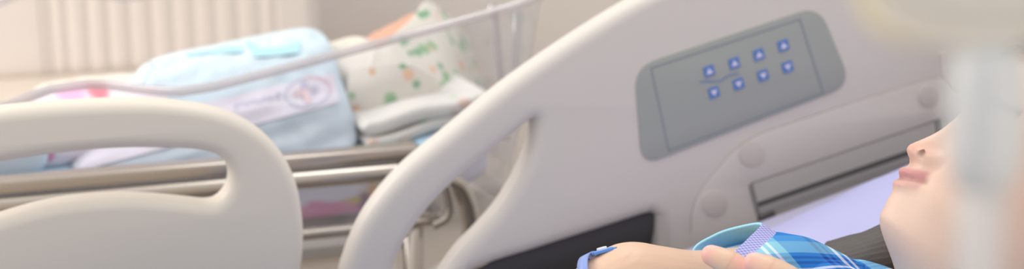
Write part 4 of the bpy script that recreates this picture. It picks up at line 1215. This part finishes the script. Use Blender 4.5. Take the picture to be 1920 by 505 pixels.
# welded edge
edge = round_poly([(-bw, .0), (bw, .0), (bw, .168), (-bw, .168)], 0.02, 8)
inner = round_poly([(-bw*.90, .006), (bw*.90, .006), (bw*.90, .162), (-bw*.90, .162)], 0.016, 8)
n = len(edge); V = []
for off in (-.0012, .0012):
    for lp in (edge, inner):
        for p in lp: V.append(np.array([ivx, ivy, bb[2]])+rt*p[0]+nrm*off+np.array([0, 0, p[1]]))
Fc = []
for i in range(n):
    j = (i+1) % n
    Fc += [(i, j, n+j, n+i), (2*n+i, 3*n+i, 3*n+j, 2*n+j), (i, 2*n+i, 2*n+j, j), (n+i, n+j, 3*n+j, 3*n+i)]
link('welded_edge', fix_normals(mesh(V, Fc)), m_seamy, iv)['label'] = 'yellowish welded edge'
def zt(py): return P(1850, py, DD)[2]
def vtube(name, segs, m, parent, seg=28, dx=0.0):
    pts = [np.array([ivx, ivy, zt(py)])+rt*dx for py, r in segs]; return tube(name, pts, [r/FPX*DD for py, r in segs], m, parent, seg=seg)
dc = vtube('drip_chamber', [(84, 20), (92, 58), (112, 72), (200, 75), (300, 73), (345, 64), (372, 46), (380, 30)], m_drip, iv)
vtube('fluid', [(130, 16), (140, 24), (300, 26), (342, 30), (368, 24)], m_dripc, dc, dx=-14/FPX*DD)
vtube('spike', [(60, 24), (90, 24), (170, 18), (190, 8)], m_drip, iv)
vtube('connector', [(372, 40), (380, 46), (640, 44), (650, 30)], m_tubing, iv)
p_end = np.array([ivx, ivy, zt(650)])
tube('tubing', catmull([p_end, p_end+np.array([0, 0, -.06]), p_end+np.array([.03, .05, -.16]), p_end+np.array([.09, .14, -.20])], 8), .002, m_tubing, iv, seg=10)
tube('hanger_loop', [np.array([ivx, ivy, bb[2]+.160])+rt*a*.012+np.array([0, 0, h]) for a, h in ((-1, 0), (-1, .02), (0, .032), (1, .02), (1, 0))], .0016, m_bag, iv, seg=8)
# stand
pole = np.array([ivx, ivy, 0])+rt*0.135
sx = thing('iv_stand', 'steel drip stand beside the bed, just right of the hanging bag', 'drip stand', (pole[0], pole[1], 0))
htop = bb[2]+.19
tube('pole', [pole+np.array([0, 0, .09]), pole+np.array([0, 0, htop+.03])], .009, m_chrome, sx, seg=16)
tube('hook', catmull([pole+np.array([0, 0, htop+.025]), pole-rt*.06+np.array([0, 0, htop+.02]), pole-rt*.12+np.array([0, 0, htop-.004]), pole-rt*.135+np.array([0, 0, htop-.001]), pole-rt*.148+np.array([0, 0, htop+.014])], 5), .003, m_chrome, sx, seg=10)
for k in range(5):
    a = 2*PI*k/5+.3; e = pole+np.array([math.cos(a)*.24, math.sin(a)*.24, .055])
    lg = tube('leg', [pole+np.array([0, 0, .10]), e], .011, m_chrome, sx, seg=10)
    d = np.array([-math.sin(a), math.cos(a), 0])*.009
    tube('castor', [e+np.array([0, 0, -.03])-d, e+np.array([0, 0, -.03])+d], .025, m_black2, lg, seg=16)

# ------------------------------------------------------------------ light
def area(name, loc, target, size, energy, color):
    l = bpy.data.lights.new(name, 'AREA'); l.energy = energy; l.color = color; l.shape = 'RECTANGLE'; l.size = size[0]; l.size_y = size[1]
    o = bpy.data.objects.new(name, l); COL.objects.link(o); o.location = loc
    o.rotation_euler = (Vector(target)-Vector(loc)).to_track_quat('-Z', 'Y').to_euler(); return o
w = bpy.data.worlds.new('world'); SC.world = w; w.use_nodes = True
nt = w.node_tree; bg = nt.nodes['Background']
tc = nt.nodes.new('ShaderNodeTexCoord'); dp = nt.nodes.new('ShaderNodeVectorMath'); dp.operation = 'DOT_PRODUCT'
dv_ = Vector((-0.62, 0.30, 0.72)).normalized(); dp.inputs[1].default_value = dv_
nt.links.new(tc.outputs['Generated'], dp.inputs[0])
cr = nt.nodes.new('ShaderNodeValToRGB'); mp = nt.nodes.new('ShaderNodeMapRange'); mp.inputs['From Min'].default_value = -1
nt.links.new(dp.outputs['Value'], mp.inputs['Value']); nt.links.new(mp.outputs['Result'], cr.inputs['Fac'])
el = cr.color_ramp.elements
el[0].position = 0.15; el[0].color = (.58, .572, .56, 1); el[1].position = 0.85; el[1].color = (1.0, .97, .93, 1)
nt.links.new(cr.outputs['Color'], bg.inputs['Color']); bg.inputs['Strength'].default_value = 1.12
area('window_light', (-1.5, 2.5, 1.95), (0.5, 1.6, 0.7), (1.6, 1.3), 26, (1.0, .95, .89))
area('overhead_fill', (0.9, 1.7, 2.6), (0.8, 1.7, 0), (1.2, 0.6), 10, (1.0, .98, .96))  # unseen soft fill added from above, no fitting modelled
area('warm_window', (-0.9, 2.7, 1.6), (0.05, 3.4, 0.6), (0.5, 0.5), 9, (1.0, .87, .76))
